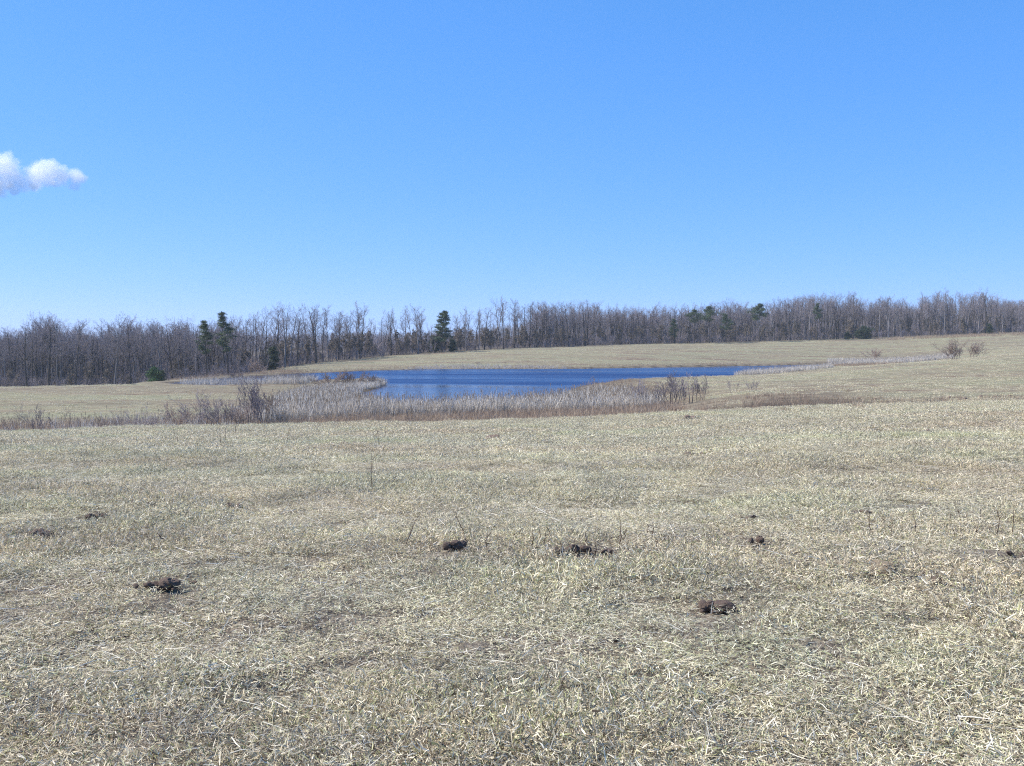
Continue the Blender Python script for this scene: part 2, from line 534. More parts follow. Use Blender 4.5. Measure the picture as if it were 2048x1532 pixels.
# calm lee behind the near reeds, ruffled further out
calm = 1 - sstep(0, 6, WY - np.interp(CX + F * WX / WY, [700, 760, 900, 1024, 1100, 1180, 1300, 1500], [134, 134, 132, 128, 124, 116, 100, 90]) - 5 * (fbm(WX * .05, WY * .1, 77, 2) - .5))
ruf = 1.0 - .62 * calm
ruf = ruf * (1 - .35 * sstep(192, 205, WY + 6 * (fbm(WX * .03, WY * .1, 78, 2) - .5)))
ruf = ruf * (1 - .72 * (1 - sstep(560, 700, CX + F * WX / WY)))
at = me.attributes.new('Ruffle', 'FLOAT', 'POINT'); at.data.foreach_set('value', ruf.astype(np.float32).ravel())
po = link('pond', me)
tag(po, 'deep blue wind ruffled pond in the middle of the pasture', kind='structure')

# ------------------------------------------------------------------ where the soil clods lie (px, py, width, pieces, label, flatness)
MOUNDS = [
    (1430, 1226, 60, 6, 'largest crumbly brown soil mound at the right of the near field', .6),
    (326, 1180, 56, 5, 'dark broken soil mound nearest the bottom left', .5),
    (288, 1181, 36, 2, 'flat dark clod touching the left side of the bottom left mound', .45),
    (370, 1175, 40, 2, 'low sliver of soil right of the bottom left mound', .35),
    (910, 1102, 44, 4, 'dark soil heap left of the three clods in the middle of the field', .75),
    (1117, 1112, 24, 1, 'left one of the three clods in the middle of the field', .6),
    (1157, 1109, 44, 3, 'middle and biggest of the three clods in the middle of the field', .6),
    (1213, 1114, 26, 1, 'right one of the three clods in the middle of the field', .55),
    (1510, 1092, 28, 2, 'rounded brown clod standing alone right of the three clods', .9),
    (1762, 1149, 66, 1, 'flat tan patch of soil on the right of the field', .34),
    (1873, 1171, 28, 1, 'small dark clod right of the flat tan soil patch', .5),
    (80, 1081, 42, 3, 'low dark clod near the left edge of the field', .6),
    (196, 1043, 38, 3, 'brown clod on the left of the field beyond the low dark one', .7),
    (285, 1017, 44, 2, 'thin dark smear of soil on the left, beyond the brown clod', .35),
    (468, 1024, 30, 2, 'small brown clod left of centre in the field', .8),
    (2035, 1118, 36, 2, 'dark clod cut by the right edge of the picture', .5),
    (1220, 1293, 34, 2, 'dark hollow of soil in the straw at the bottom centre', .35),
    (1380, 840, 26, 2, 'dark clod on the crest of the field below the ditch shrubs', .6),
    (1392, 913, 44, 2, 'flat dark earth spot on the far part of the near field', .3),
    (1110, 890, 40, 2, 'long dark earth spot far out in the middle of the field', .3),
    (985, 880, 30, 1, 'small dark earth spot left of the long one far out in the field', .3),
    (700, 890, 36, 2, 'dark earth spot far out left of centre in the field', .3),
    (1860, 868, 18, 1, 'small dark clod far out on the right of the field', .4),
    (1720, 1030, 36, 2, 'faint brown earth patch below the thin weed stalks on the right', .3),
    (1500, 1045, 26, 1, 'reddish earth patch beyond the rounded brown clod', .3),
    (1718, 799, 7, 1, 'first dark clod on the ditch bank from the left', .55, 'dark clods along the ditch bank'),
    (1750, 799, 6, 1, 'second dark clod on the ditch bank from the left', .55, 'dark clods along the ditch bank'),
    (1898, 797, 7, 1, 'third dark clod on the ditch bank from the left', .55, 'dark clods along the ditch bank'),
    (1930, 799, 8, 1, 'largest dark clod on the ditch bank at right', .55, 'dark clods along the ditch bank'),
    (1962, 796, 10, 1, 'dark clod next right of the largest on the ditch bank', .55, 'dark clods along the ditch bank'),
    (1990, 796, 6, 1, 'second last dark clod on the ditch bank at right', .55, 'dark clods along the ditch bank'),
    (2020, 794, 8, 1, 'last dark clod on the ditch bank at right', .55, 'dark clods along the ditch bank'),
]


def ground_hit(px, py):
    """where the ray through a pixel meets the ground"""
    lo, prev = 2.0, None
    for Y in np.geomspace(2, 90, 700):
        X = xat(px, py, Y)
        if tz1(X, Y) > zat(py, Y): return X, Y
    return X, Y


MSPOT = np.array([(*ground_hit(m_[0], m_[1]), m_[2], 1.0 if m_[5] > .45 else .3) for m_ in MOUNDS])
MSPOT[:, 2] *= MSPOT[:, 1] / F


def off_clods(p, k=.62):
    d = np.hypot(p[:, None, 0] - MSPOT[None, :, 0], (p[:, None, 1] - MSPOT[None, :, 1]) * .8)
    return (d > (MSPOT[None, :, 2] * .33 + k * .38) * MSPOT[None, :, 3]).all(1)


# ------------------------------------------------------------------ scattering
def bag(name, meshes):
    c = bpy.data.collections.new(name)
    for k, m in enumerate(meshes):
        c.objects.link(bpy.data.objects.new('%s_%02d' % (name, k), m))
    return c


def scatter(name, pts, rot, scl, coll, nvar, seed=0):
    n = len(pts)
    me = bpy.data.meshes.new(name)
    me.vertices.add(n); me.vertices.foreach_set('co', np.asarray(pts, np.float32).ravel())
    for an, ty, key, d in (('rot', 'FLOAT_VECTOR', 'vector', rot), ('scl', 'FLOAT_VECTOR', 'vector', scl)):
        a = me.attributes.new(an, ty, 'POINT'); a.data.foreach_set(key, np.asarray(d, np.float32).ravel())
    a = me.attributes.new('vi', 'INT', 'POINT')
    a.data.foreach_set('value', np.random.default_rng(seed).integers(0, nvar, n).astype(np.int32))
    me.update()
    o = link(name, me)
    ng = bpy.data.node_groups.new('scatter_' + name, 'GeometryNodeTree')
    ng.interface.new_socket('Geometry', in_out='INPUT', socket_type='NodeSocketGeometry')
    ng.interface.new_socket('Geometry', in_out='OUTPUT', socket_type='NodeSocketGeometry')
    gi = ng.nodes.new('NodeGroupInput'); go = ng.nodes.new('NodeGroupOutput')
    ip = ng.nodes.new('GeometryNodeInstanceOnPoints')
    ci = ng.nodes.new('GeometryNodeCollectionInfo')
    ci.inputs['Collection'].default_value = coll
    ci.inputs['Separate Children'].default_value = True
    ci.inputs['Reset Children'].default_value = True
    ip.inputs['Pick Instance'].default_value = True

    def attr(nm, dt):
        x = ng.nodes.new('GeometryNodeInputNamedAttribute'); x.data_type = dt; x.inputs[0].default_value = nm
        return x.outputs[0]
    er = ng.nodes.new('FunctionNodeEulerToRotation')
    L = ng.links.new
    L(gi.outputs[0], ip.inputs['Points']); L(ci.outputs[0], ip.inputs['Instance'])
    L(attr('vi', 'INT'), ip.inputs['Instance Index'])
    L(attr('rot', 'FLOAT_VECTOR'), er.inputs[0]); L(er.outputs[0], ip.inputs['Rotation'])
    L(attr('scl', 'FLOAT_VECTOR'), ip.inputs['Scale'])
    L(ip.outputs[0], go.inputs[0])
    md = o.modifiers.new('scatter', 'NODES'); md.node_group = ng
    return o


def blades(r, n, rad, lmin, lmax, wmin, wmax, elev, pal, wts, z0=.01, z1=.03, curl=.5, square=True):
    """n narrow ribbons of two quads each; elev = (mean, spread) of their lift in radians"""
    x = r.uniform(-rad, rad, n); y = r.uniform(-rad, rad, n); z = r.uniform(z0, z1, n)
    az = r.uniform(0, 2 * PI, n); el = np.clip(r.normal(elev[0], elev[1], n), -.12, 1.45)
    L = r.uniform(0, 1, n) ** 1.6 * (lmax - lmin) + lmin; W = r.uniform(wmin, wmax, n)
    c = r.normal(0, curl, n) - .25 * el
    d0 = np.stack([np.cos(az) * np.cos(el), np.sin(az) * np.cos(el), np.sin(el)], 1)
    az2 = az + r.normal(0, curl * .6, n); el2 = el + c
    d1 = np.stack([np.cos(az2) * np.cos(el2), np.sin(az2) * np.cos(el2), np.sin(el2)], 1)
    p0 = np.stack([x, y, z], 1); p1 = p0 + d0 * L[:, None] * .5; p2 = p1 + d1 * L[:, None] * .5
    p2[:, 2] = np.maximum(p2[:, 2], .004)
    up = nrm(r.normal(0, .55, (n, 3)) + [0, 0, 1])
    s = nrm(np.cross(d0, up)) * W[:, None] * .5
    V = np.stack([p0 - s, p0 + s, p1 - s, p1 + s, p2 - s * .35, p2 + s * .35], 1).reshape(-1, 3)
    q = np.array([[0, 1, 3, 2], [2, 3, 5, 4]])
    Q = (q[None] + (np.arange(n) * 6)[:, None, None]).reshape(-1, 4)
    pal = np.array(pal); k = r.choice(len(pal), n, p=np.array(wts) / sum(wts))
    C = pal[k] * r.uniform(.75, 1.2, (n, 1))
    return V, Q, np.repeat(C, 6, 0)


PAL_G = [(.725, .675, .515), (.575, .52, .385), (.355, .30, .225), (.36, .395, .20), (.90, .865, .735), (.145, .115, .092), (.565, .575, .37)]
WT_G = [3, 3, 1.9, .95, 2.4, 1.3, 1.5]
r = np.random.default_rng(3)
tiles = []
for k in range(10):
    a = blades(r, 1000, .3, .012, .052, .0021, .0041, (.18, .32), PAL_G, WT_G, .0, .030, .25)
    b = blades(r, 130, .3, .02, .05, .002, .004, (.8, .3), PAL_G, WT_G, .0, .01, .25)
    V, Q, C = cat([a, b])
    tiles.append(mesh_np('grass_patch_%d' % k, V, Q, C, mats=[M_grass]))
C_near = bag('grass_patch', tiles)
tiles = []
for k in range(8):
    a = blades(r, 520, .45, .02, .07, .0045, .009, (.3, .36), PAL_G, WT_G, .0, .03)
    tiles.append(mesh_np('grass_tuft_%d' % k, *a, mats=[M_grass]))
C_mid = bag('grass_tuft', tiles)
tiles = []
for k in range(8):
    V, Q, C = blades(r, 30, .45, .07, .21, .0022, .0042, (.08, .16), [(.70, .65, .53), (.56, .49, .37), (.80, .76, .67)], [3, 2, 1.5], .02, .05, .14)
    tiles.append(mesh_np('straw_%d' % k, V, Q, C, mats=[M_straw]))
C_straw = bag('straw', tiles)


def wedge(y0, y1, sp, spread=.60, margin=2.0, jit=.5, r=rng):
    out = []
    y = y0
    ys = np.arange(y0, y1, sp)
    for y in ys:
        h = spread * y + margin
        x = np.arange(-h, h, sp)
        out.append(np.stack([x, np.full(len(x), y)], 1))
    p = np.concatenate(out)
    return p + r.uniform(-jit, jit, p.shape) * sp


def stand(p):
    return np.concatenate([p, tz(p[:, 0], p[:, 1])[:, None]], 1)


def field_mask(p, r):
    """keep away from water, the wood, the swale"""
    X, Y = p[:, 0], p[:, 1]
    zn = zone(X, Y)
    sd = pond_sd(X, Y)
    return (sd > 1.0) & (zn[:, 2] < .5) & (r.random(len(p)) > zn[:, 1] * .7) & (Y < treeline(CX + F * X / np.maximum(Y, 1)) - 1)


def rotscl(n, r, s0, s1, tilt=.08):
    rot = np.stack([r.normal(0, tilt, n), r.normal(0, tilt, n), r.uniform(0, 2 * PI, n)], 1)
    s = r.uniform(s0, s1, n)
    return rot, np.stack([s, s, s * r.uniform(.8, 1.25, n)], 1)


p = wedge(1.6, 22, .235); p = p[off_clods(p)]
# small bare spots and thicker tussocks
dens = fbm(p[:, 0] * .9, p[:, 1] * .9, 61, 3)
p = p[r.random(len(p)) < .74 + .9 * sstep(.35, .6, dens)]
dens = fbm(p[:, 0] * .9, p[:, 1] * .9, 61, 3)
rot, scl = rotscl(len(p), r, .8, 1.25)
scl[:, 2] *= .6 + 1.3 * sstep(.35, .75, dens)
o = scatter('dry_grass', stand(p), rot, scl, C_near, 10, 1)
tag(o, 'mown dry straw coloured grass covering the near field', kind='stuff')
p = wedge(18, 62, .42); p = p[field_mask(p, r)]
rot, scl = rotscl(len(p), r, .8, 1.15)
scl *= (.75 + .6 * fbm(p[:, 0] * .35, p[:, 1] * .35, 62, 3))[:, None]
o = scatter('short_grass', stand(p), rot, scl, C_mid, 8, 2)
tag(o, 'short pale grass over the crest of the near field', kind='stuff')
p = wedge(62, 385, 1.5, .58); p = p[field_mask(p, r)]
p = p[r.random(len(p)) < np.interp(p[:, 1], [62, 140, 385], [1.0, .8, .35])]
rot, scl = rotscl(len(p), r, 1.0, 2.0)
scl[:, 2] *= .8
o = scatter('pasture_grass', stand(p), rot, scl, C_mid, 8, 3)
tag(o, 'tufted winter grass on the slopes around the pond', kind='stuff')
p = wedge(1.6, 30, .56); p = p[r.random(len(p)) < np.interp(p[:, 1], [0, 8, 30], [.95, .8, .5])]; p = p[off_clods(p, 1.2)]
rot, scl = rotscl(len(p), r, .65, 1.1, .05)
pz = stand(p); pz[:, 2] += .012
o = scatter('loose_straw', pz, rot, scl, C_straw, 8, 4)
tag(o, 'long pale straws lying loose on the mown field', kind='stuff')

# ------------------------------------------------------------------ reeds, sedge
def upright(r, n, rad, hmin, hmax, w0, w1, lean, pal, wts, bend=.35, heads=0):
    x = r.normal(0, rad * .5, n); y = r.normal(0, rad * .5, n)
    az = r.uniform(0, 2 * PI, n); ln = np.abs(r.normal(0, lean, n)); H = r.uniform(hmin, hmax, n); W = r.uniform(w0, w1, n)
    d0 = np.stack([np.cos(az) * np.sin(ln), np.sin(az) * np.sin(ln), np.cos(ln)], 1)
    l2 = ln + np.abs(r.normal(0, bend, n)); az2 = az + r.normal(0, .4, n)
    d1 = np.stack([np.cos(az2) * np.sin(l2), np.sin(az2) * np.sin(l2), np.cos(l2)], 1)
    p0 = np.stack([x, y, np.full(n, -.08)], 1); p1 = p0 + d0 * H[:, None] * .55; p2 = p1 + d1 * H[:, None] * .45
    f = r.uniform(0, PI, n); s = np.stack([np.cos(f), np.sin(f), 0 * f], 1) * W[:, None] * .5
    V = np.stack([p0 - s, p0 + s, p1 - s, p1 + s, p2 - s * .4, p2 + s * .4], 1).reshape(-1, 3)
    Q = (np.array([[0, 1, 3, 2], [2, 3, 5, 4]])[None] + (np.arange(n) * 6)[:, None, None]).reshape(-1, 4)
    pal = np.array(pal); k = r.choice(len(pal), n, p=np.array(wts) / sum(wts))
    C = np.repeat(pal[k] * r.uniform(.75, 1.2, (n, 1)), 6, 0)
    if not heads: return V, Q, C
    segs = []
    for h in range(heads):
        a, b = r.normal(0, rad * .45, 2); t = r.uniform(hmax * .85, hmax * 1.12); tl = r.normal(0, .1, 2)
        e = np.array([a + tl[0], b + tl[1], t])
        segs.append((a, b, 0, *e, .006, .005))
        u = nrm(e - [a, b, 0]); segs.append((*(e - u * .18), *e, .016, .018))
    V2, Q2 = tubes(segs, 4)
    C2 = np.repeat(np.tile(np.array([[.42, .36, .28], [.36, .29, .22]]), (heads, 1)), 8, 0)
    return cat([(V, Q, C), (V2, Q2, C2)])


PAL_R = [(.63, .595, .54), (.49, .455, .415), (.79, .755, .70), (.25, .22, .20), (.58, .505, .40), (.90, .88, .84)]
WT_R = [3, 3, 2, 2, 1.2, .7]
reeds = [mesh_np('reed_clump_%d' % k, *upright(r, 28, .42, .45, 1.2, .012, .028, .17, PAL_R, WT_R, .45, 1), mats=[M_reed]) for k in range(8)]
C_reed = bag('reed_clump', reeds)
PAL_S = [(.43, .34, .255), (.34, .26, .20), (.55, .46, .35), (.25, .185, .15), (.50, .43, .35)]
sedges = [mesh_np('sedge_tuft_%d' % k, *upright(r, 30, .42, .2, .7, .008, .018, .34, PAL_S, [3, 3, 2, 1.5, 2], .5), mats=[M_sedge]) for k in range(8)]
C_sedge = bag('sedge_tuft', sedges)


def region(poly_px, sp, zlev=None):
    """fill a patch of ground given by bearings and distances (px, Y)"""
    P2 = np.array([((px - CX) / F * Y, Y) for px, Y in poly_px])
    x0, y0 = P2.min(0); x1, y1 = P2.max(0)
    X, Y = np.meshgrid(np.arange(x0, x1, sp), np.arange(y0, y1, sp)); p = np.stack([X.ravel(), Y.ravel()], 1)
    p = p + rng.uniform(-.6, .6, p.shape) * sp
    ins = np.zeros(len(p), bool); n = len(P2)
    for i in range(n):
        a, b = P2[i], P2[(i + 1) % n]
        c = (a[1] > p[:, 1]) != (b[1] > p[:, 1])
        with np.errstate(divide='ignore', invalid='ignore'):
            ins ^= c & (p[:, 0] < (b[0] - a[0]) * (p[:, 1] - a[1]) / (b[1] - a[1]) + a[0])
    return p[ins]


def bed(name, label, poly, sp, coll, nv, s0, s1, seed, hmap=None, thin=None, minsd=None, maxsd=None):
    p = region(poly, sp)
    if minsd is not None or maxsd is not None:
        sd = pond_sd(p[:, 0], p[:, 1])
        if minsd is not None: p, sd = p[sd > minsd], sd[sd > minsd]
        if maxsd is not None: p = p[sd < maxsd]
    if thin: p = p[rng.random(len(p)) < thin * 2 * sstep(.25, .6, fbm(p[:, 0] * .22, p[:, 1] * .22, seed, 3))]
    rr_ = np.random.default_rng(seed)
    rot, scl = rotscl(len(p), rr_, s0, s1, .09)
    h = .8 + .45 * fbm(p[:, 0] * .3, p[:, 1] * .3, seed + 5, 3)
    scl[:, 2] *= h
    if hmap is not None: scl[:, 2] *= hmap(p)
    z = np.maximum(tz(p[:, 0], p[:, 1]), ZW - .25)
    o = scatter(name, np.concatenate([p, z[:, None]], 1), rot, scl, coll, nv, seed)
    return tag(o, label, kind='stuff')


bed('cattail_bed', 'long bed of dead grey cattails along the near shore of the pond',
    [(470, 68), (520, 70), (700, 75), (900, 78), (1100, 80), (1310, 79), (1325, 84), (1250, 100), (1180, 104), (1120, 90), (1000, 86), (900, 85), (760, 84), (720, 90), (640, 84), (560, 78), (470, 75)],
    .36, C_reed, 8, .85, 1.15, 21)
bed('cattail_bed', 'grey cattails filling the small peninsula on the left of the pond',
    [(520, 76), (640, 84), (735, 88), (715, 108), (745, 110), (785, 128), (775, 142), (735, 140), (690, 132), (640, 122), (590, 110), (555, 96)],
    .45, C_reed, 8, .75, .95, 22, minsd=.3, hmap=lambda p: np.interp(p[:, 1], [84, 100, 112, 126], [1, .9, .72, .66]))
bed('cattail_bed', 'pale reeds at the right end of the pond below the grassy crest',
    [(1470, 165), (1560, 171), (1655, 184), (1668, 196), (1560, 186), (1478, 174)], .55, C_reed, 8, .62, .85, 23)
bed('cattail_bed', 'band of whitish reeds in the marsh behind the right end of the pond',
    [(1655, 240), (1700, 236), (1800, 240), (1905, 245), (1910, 268), (1800, 262), (1655, 256)], .6, C_reed, 8, .7, .95, 24)
bed('cattail_bed', 'thin fringe of reeds on the far shore of the pond',
    [(800, 203), (900, 206), (1060, 207), (1180, 209), (1060, 214), (960, 219), (870, 214)], .7, C_reed, 8, .45, .7, 25, thin=.6)
bed('cattail_bed', 'light reeds standing in the left arm of the pond',
    [(360, 131), (520, 131), (610, 134), (640, 146), (560, 150), (430, 144), (365, 137)], .6, C_reed, 8, .75, 1.05, 26, thin=.9)
bed('broomsedge', 'reddish brown broomsedge in the swale behind the near field',
    [(-140, 57), (250, 57), (500, 58), (900, 62), (1300, 62), (1380, 70), (1330, 78), (1100, 79), (700, 74), (520, 69), (470, 75), (300, 70), (-140, 69)],
    .42, C_sedge, 8, .75, 1.2, 31)
bed('tall_weeds', 'thin grey weeds standing in the left swale',
    [(-140, 58), (250, 58), (480, 60), (490, 72), (300, 69), (-140, 68)], .6, C_reed, 8, .6, 1.0, 39, thin=.22)
bed('broomsedge', 'rusty rough grass on the low shore right of the cattails',
    [(1120, 92), (1190, 104), (1310, 86), (1400, 80), (1420, 96), (1330, 132), (1260, 148), (1240, 152), (1170, 126), (1135, 112)],
    .75, C_sedge, 8, .4, .75, 32, minsd=.6)
bed('broomsedge', 'brown grass fringe along the far bank of the pond',
    [(560, 180), (690, 187), (850, 205), (1150, 207), (1420, 224), (1600, 238), (1610, 247), (1400, 234), (1150, 219), (850, 216), (690, 203), (560, 195)],
    .95, C_sedge, 8, .4, .75, 33, thin=.8, minsd=.4)
bed('broomsedge', 'dark brown weeds lining the ditch on the right',
    [(1380, 58), (1560, 54), (1760, 55), (2060, 55), (2300, 55), (2300, 61), (1780, 62), (1620, 69), (1400, 72)],
    .5, C_sedge, 8, .35, .75, 34, thin=.4)
bed('broomsedge', 'orange tall grass behind the reeds at the right end of the pond',
    [(1655, 212), (1800, 190), (1810, 198), (1740, 216), (1660, 226)], .7, C_sedge, 8, .7, 1.1, 35)
bed('broomsedge', 'tan tall grass strip along the foot of the wood on the right',
    [(1750, 362), (2080, 366), (2300, 370), (2300, 390), (2080, 388), (1750, 376)], 1.1, C_sedge, 8, 1.0, 1.7, 36, thin=.8)
bed('broomsedge', 'weedy brown grass around the left arm of the pond',
    [(340, 146), (400, 151), (500, 170), (600, 179), (640, 191), (560, 198), (500, 180), (400, 157), (340, 150)], .6, C_sedge, 8, .5, 1.0, 37, thin=.6)
bed('broomsedge', 'tan wisps of tall grass on the near field at right',
    [(1480, 40), (1600, 39), (1730, 42), (1730, 46), (1600, 45), (1480, 46)], .6, C_sedge, 8, .5, .8, 38, thin=.45)

# ------------------------------------------------------------------ bare trees
def grow(rs, p, d, L, r0, lvl, cfg, out, tip=None):
    n = cfg['n'][lvl]; pts = [p]; rads = [r0]; dirs = []
    r1 = r0 * cfg['tap'][lvl]
    for i in range(n):
        d = d + rs.normal(0, cfg['wob'][lvl], 3); d[2] += cfg['up'][lvl]
        d = d / np.linalg.norm(d)
        q = p + d * (L / n); rb = r0 + (r1 - r0) * (i + 1) / n
        out[lvl].append((*p, *q, rads[-1], rb))
        p = q; pts.append(p); rads.append(rb); dirs.append(d)
    if lvl + 1 >= len(cfg['n']): return
    m = cfg['ch'][lvl]
    for j in range(m):
        t0 = cfg['t0'][lvl]
        t = t0 + (1 - t0) * (j + rs.uniform(0, 1)) / m
        k = min(int(t * n), n - 1); ft = t * n - k
        q = pts[k] * (1 - ft) + pts[k + 1] * ft
        rq = rads[k] * (1 - ft) + rads[k + 1] * ft
        dd = dirs[k]
        ax = np.cross(dd, rs.normal(0, 1, 3)); ax /= np.linalg.norm(ax)
        an = cfg['ang'][lvl] * rs.uniform(.7, 1.25)
        cd = dd * math.cos(an) + ax * math.sin(an)
        fall = 1.0 - cfg['fall'][lvl] * (t - t0) / (1 - t0 + 1e-6)
        cl = L * cfg['lr'][lvl] * fall * rs.uniform(.7, 1.2)
        grow(rs, q, cd, cl, max(rq * cfg['rr'][lvl], cfg['rmin']), lvl + 1, cfg, out)


def bare_tree_meshes(seed, cfg, H, r0, mt, mc, leaf=0):
    rs = np.random.default_rng(seed)
    out = [[] for _ in cfg['n']]
    grow(rs, np.array([0, 0, -.3]), np.array([rs.normal(0, .03), rs.normal(0, .03), 1.0]), H * .93, r0, 0, cfg, out)
    V, Q = tubes(out[0], 6)
    tm = mesh_np('trunk', V, Q, smooth=True, mats=[mt])
    parts = [(*tubes(out[1], 4), (0, 0, 0))] + [(*tubes(o_, 3), (0, 0, 0)) for o_ in out[2:] if o_]
    V, Q, C = cat(parts)
    mi = np.zeros(len(Q), int); mats = [mc]
    n1 = len(out[1]) * 4; mats = [mt, mc]; mi[n1:] = 1
    if leaf:
        S = np.array(out[-1]); k = rs.integers(0, len(S), leaf)
        c = S[k, 3:6] + rs.normal(0, .12, (leaf, 3))
        a = nrm(rs.normal(0, 1, (leaf, 3))); b = nrm(np.cross(a, rs.normal(0, 1, (leaf, 3))))
        s = rs.uniform(.05, .10, (leaf, 1))
        LV = np.stack([c - a * s - b * s * .6, c + a * s - b * s * .6, c + a * s + b * s * .6, c - a * s + b * s * .6], 1).reshape(-1, 3)
        LQ = np.arange(leaf * 4).reshape(-1, 4)
        LC = np.repeat(np.array([.20, .165, .135]) * rs.uniform(.6, 1.3, (leaf, 1)), 4, 0)
        nq = len(Q)
        V, Q, C = cat([(V, Q, C), (LV, LQ, LC)])
        mi = np.concatenate([mi, np.full(leaf, 2)]); mats = [mt, mc, M_leaf]
    cm = mesh_np('crown', V, Q, C, mats=mats, mi=mi)
    return tm, cm


FOREST = dict(n=[9, 4, 3, 2, 1], tap=[.22, .25, .3, .5, .6], wob=[.035, .13, .17, .2, .2], up=[.02, .10, .07, .05, .03],
              ch=[17, 6, 4, 3], t0=[.40, .22, .2, .15], ang=[.78, .72, .75, .7], lr=[.27, .46, .50, .55], fall=[.35, .45, .4, .3], rr=[.5, .5, .52, .6], rmin=.0095)
TALL = dict(FOREST, ch=[13, 6, 4, 3], t0=[.55, .25, .2, .15], ang=[.62, .7, .75, .7], lr=[.22, .46, .5, .55])
BROAD = dict(FOREST, n=[7, 5, 3, 2, 1], ch=[15, 7, 4, 3], t0=[.34, .3, .2, .15], ang=[.85, .7, .75, .7], lr=[.44, .42, .48, .55], up=[.02, .15, .08, .05, .03], tap=[.2, .22, .3, .5, .6])
POLE = dict(FOREST, ch=[14, 4, 3, 2], t0=[.5, .3, .2, .2], ang=[.6, .7, .7, .7], lr=[.17, .45, .5, .55], rmin=.010)
kinds = []       # (trunk, crown, height, style)
for k in range(5): kinds.append((*bare_tree_meshes(100 + k, FOREST, 15, .23, M_bark if k % 2 else M_barkdark, M_twig), 15, 'full'))
for k in range(4): kinds.append((*bare_tree_meshes(120 + k, TALL, 15, .20, M_bark if k % 2 else M_barkdark, M_twig), 15, 'high'))
for k in range(2): kinds.append((*bare_tree_meshes(140 + k, BROAD, 14, .27, M_barkdark, M_twig), 14, 'broad'))
for k in range(3): kinds.append((*bare_tree_meshes(160 + k, POLE, 14, .11, M_bark, M_twig), 14, 'thin'))


def real_h(tm, cm):
    a = np.zeros(len(cm.vertices) * 3, np.float32); cm.vertices.foreach_get('co', a)
    return float(a.reshape(-1, 3)[:, 2].max())


kinds = [(t, c, real_h(t, c), s) for t, c, h, s in kinds]

TOPX = [-200, 0, 45, 75, 95, 120, 150, 185, 215, 260, 300, 345, 400, 440, 490, 520, 570, 600, 630, 660, 690, 720, 750, 780, 835, 860, 880, 910, 930, 960, 1005, 1050, 1130, 1180, 1230, 1290, 1350, 1400, 1470, 1520, 1580, 1640, 1690, 1740, 1780, 1820, 1850, 1890, 1930, 1970, 2010, 2048, 2300]
TOPY = [640, 655, 640, 632, 622, 634, 635, 657, 630, 628, 637, 630, 640, 634, 622, 615, 603, 615, 605, 608, 625, 600, 640, 612, 605, 645, 640, 632, 612, 608, 590, 600, 600, 598, 608, 608, 605, 603, 598, 605, 590, 583, 580, 592, 588, 600, 582, 576, 582, 574, 600, 596, 590]

landmarks = [(-100, 'the left edge of the picture'), (95, 'the wide forked tree behind the left field'), (215, 'the tall tree before the green cedar'), (308, 'the small green cedar'), (413, 'the narrow pine'),
             (455, 'the taller pine above the left pool'), (570, 'the tall tree over the left shore'), (630, 'the tall twin of the left shore'), (720, 'the round crowned tall tree'), (835, 'the dark tree beside the lone pine'), (886, 'the lone ragged pine'),
             (1005, 'the tallest tree right of the lone pine'), (1140, 'the thick dark trunk behind the hill'), (1348, 'the slim dark cedar'), (1400, 'the flat topped pines'), (1455, 'the squat pine'), (1520, 'the round topped pine'),
             (1635, 'the thin green pine'), (1720, 'the low dark cedar'), (1850, 'the tall tree above the marsh reeds'), (1890, 'the wispy tall tree'), (1970, 'the last tall tree on the right'), (2200, 'the right edge of the picture')]


def plant_tree(px, dY, kidx, top=None, h=None, rz=None, wide=1.0):
    Y = float(treeline(px)) + dY
    X = (px - CX) / F * Y
    z = tz1(X, Y)
    if h is None: h = EYE + slope(top) * Y - z
    tm, cm, H, st = kinds[kidx]
    s = h / H
    o = link('bare_tree', None, loc=(X, Y, z - .05), rz=rng.uniform(0, 2 * PI) if rz is None else rz, sc=(s * wide, s * wide, s))
    o.empty_display_size = .5
    link('trunk', tm, o); link('crown', cm, o)
    return o


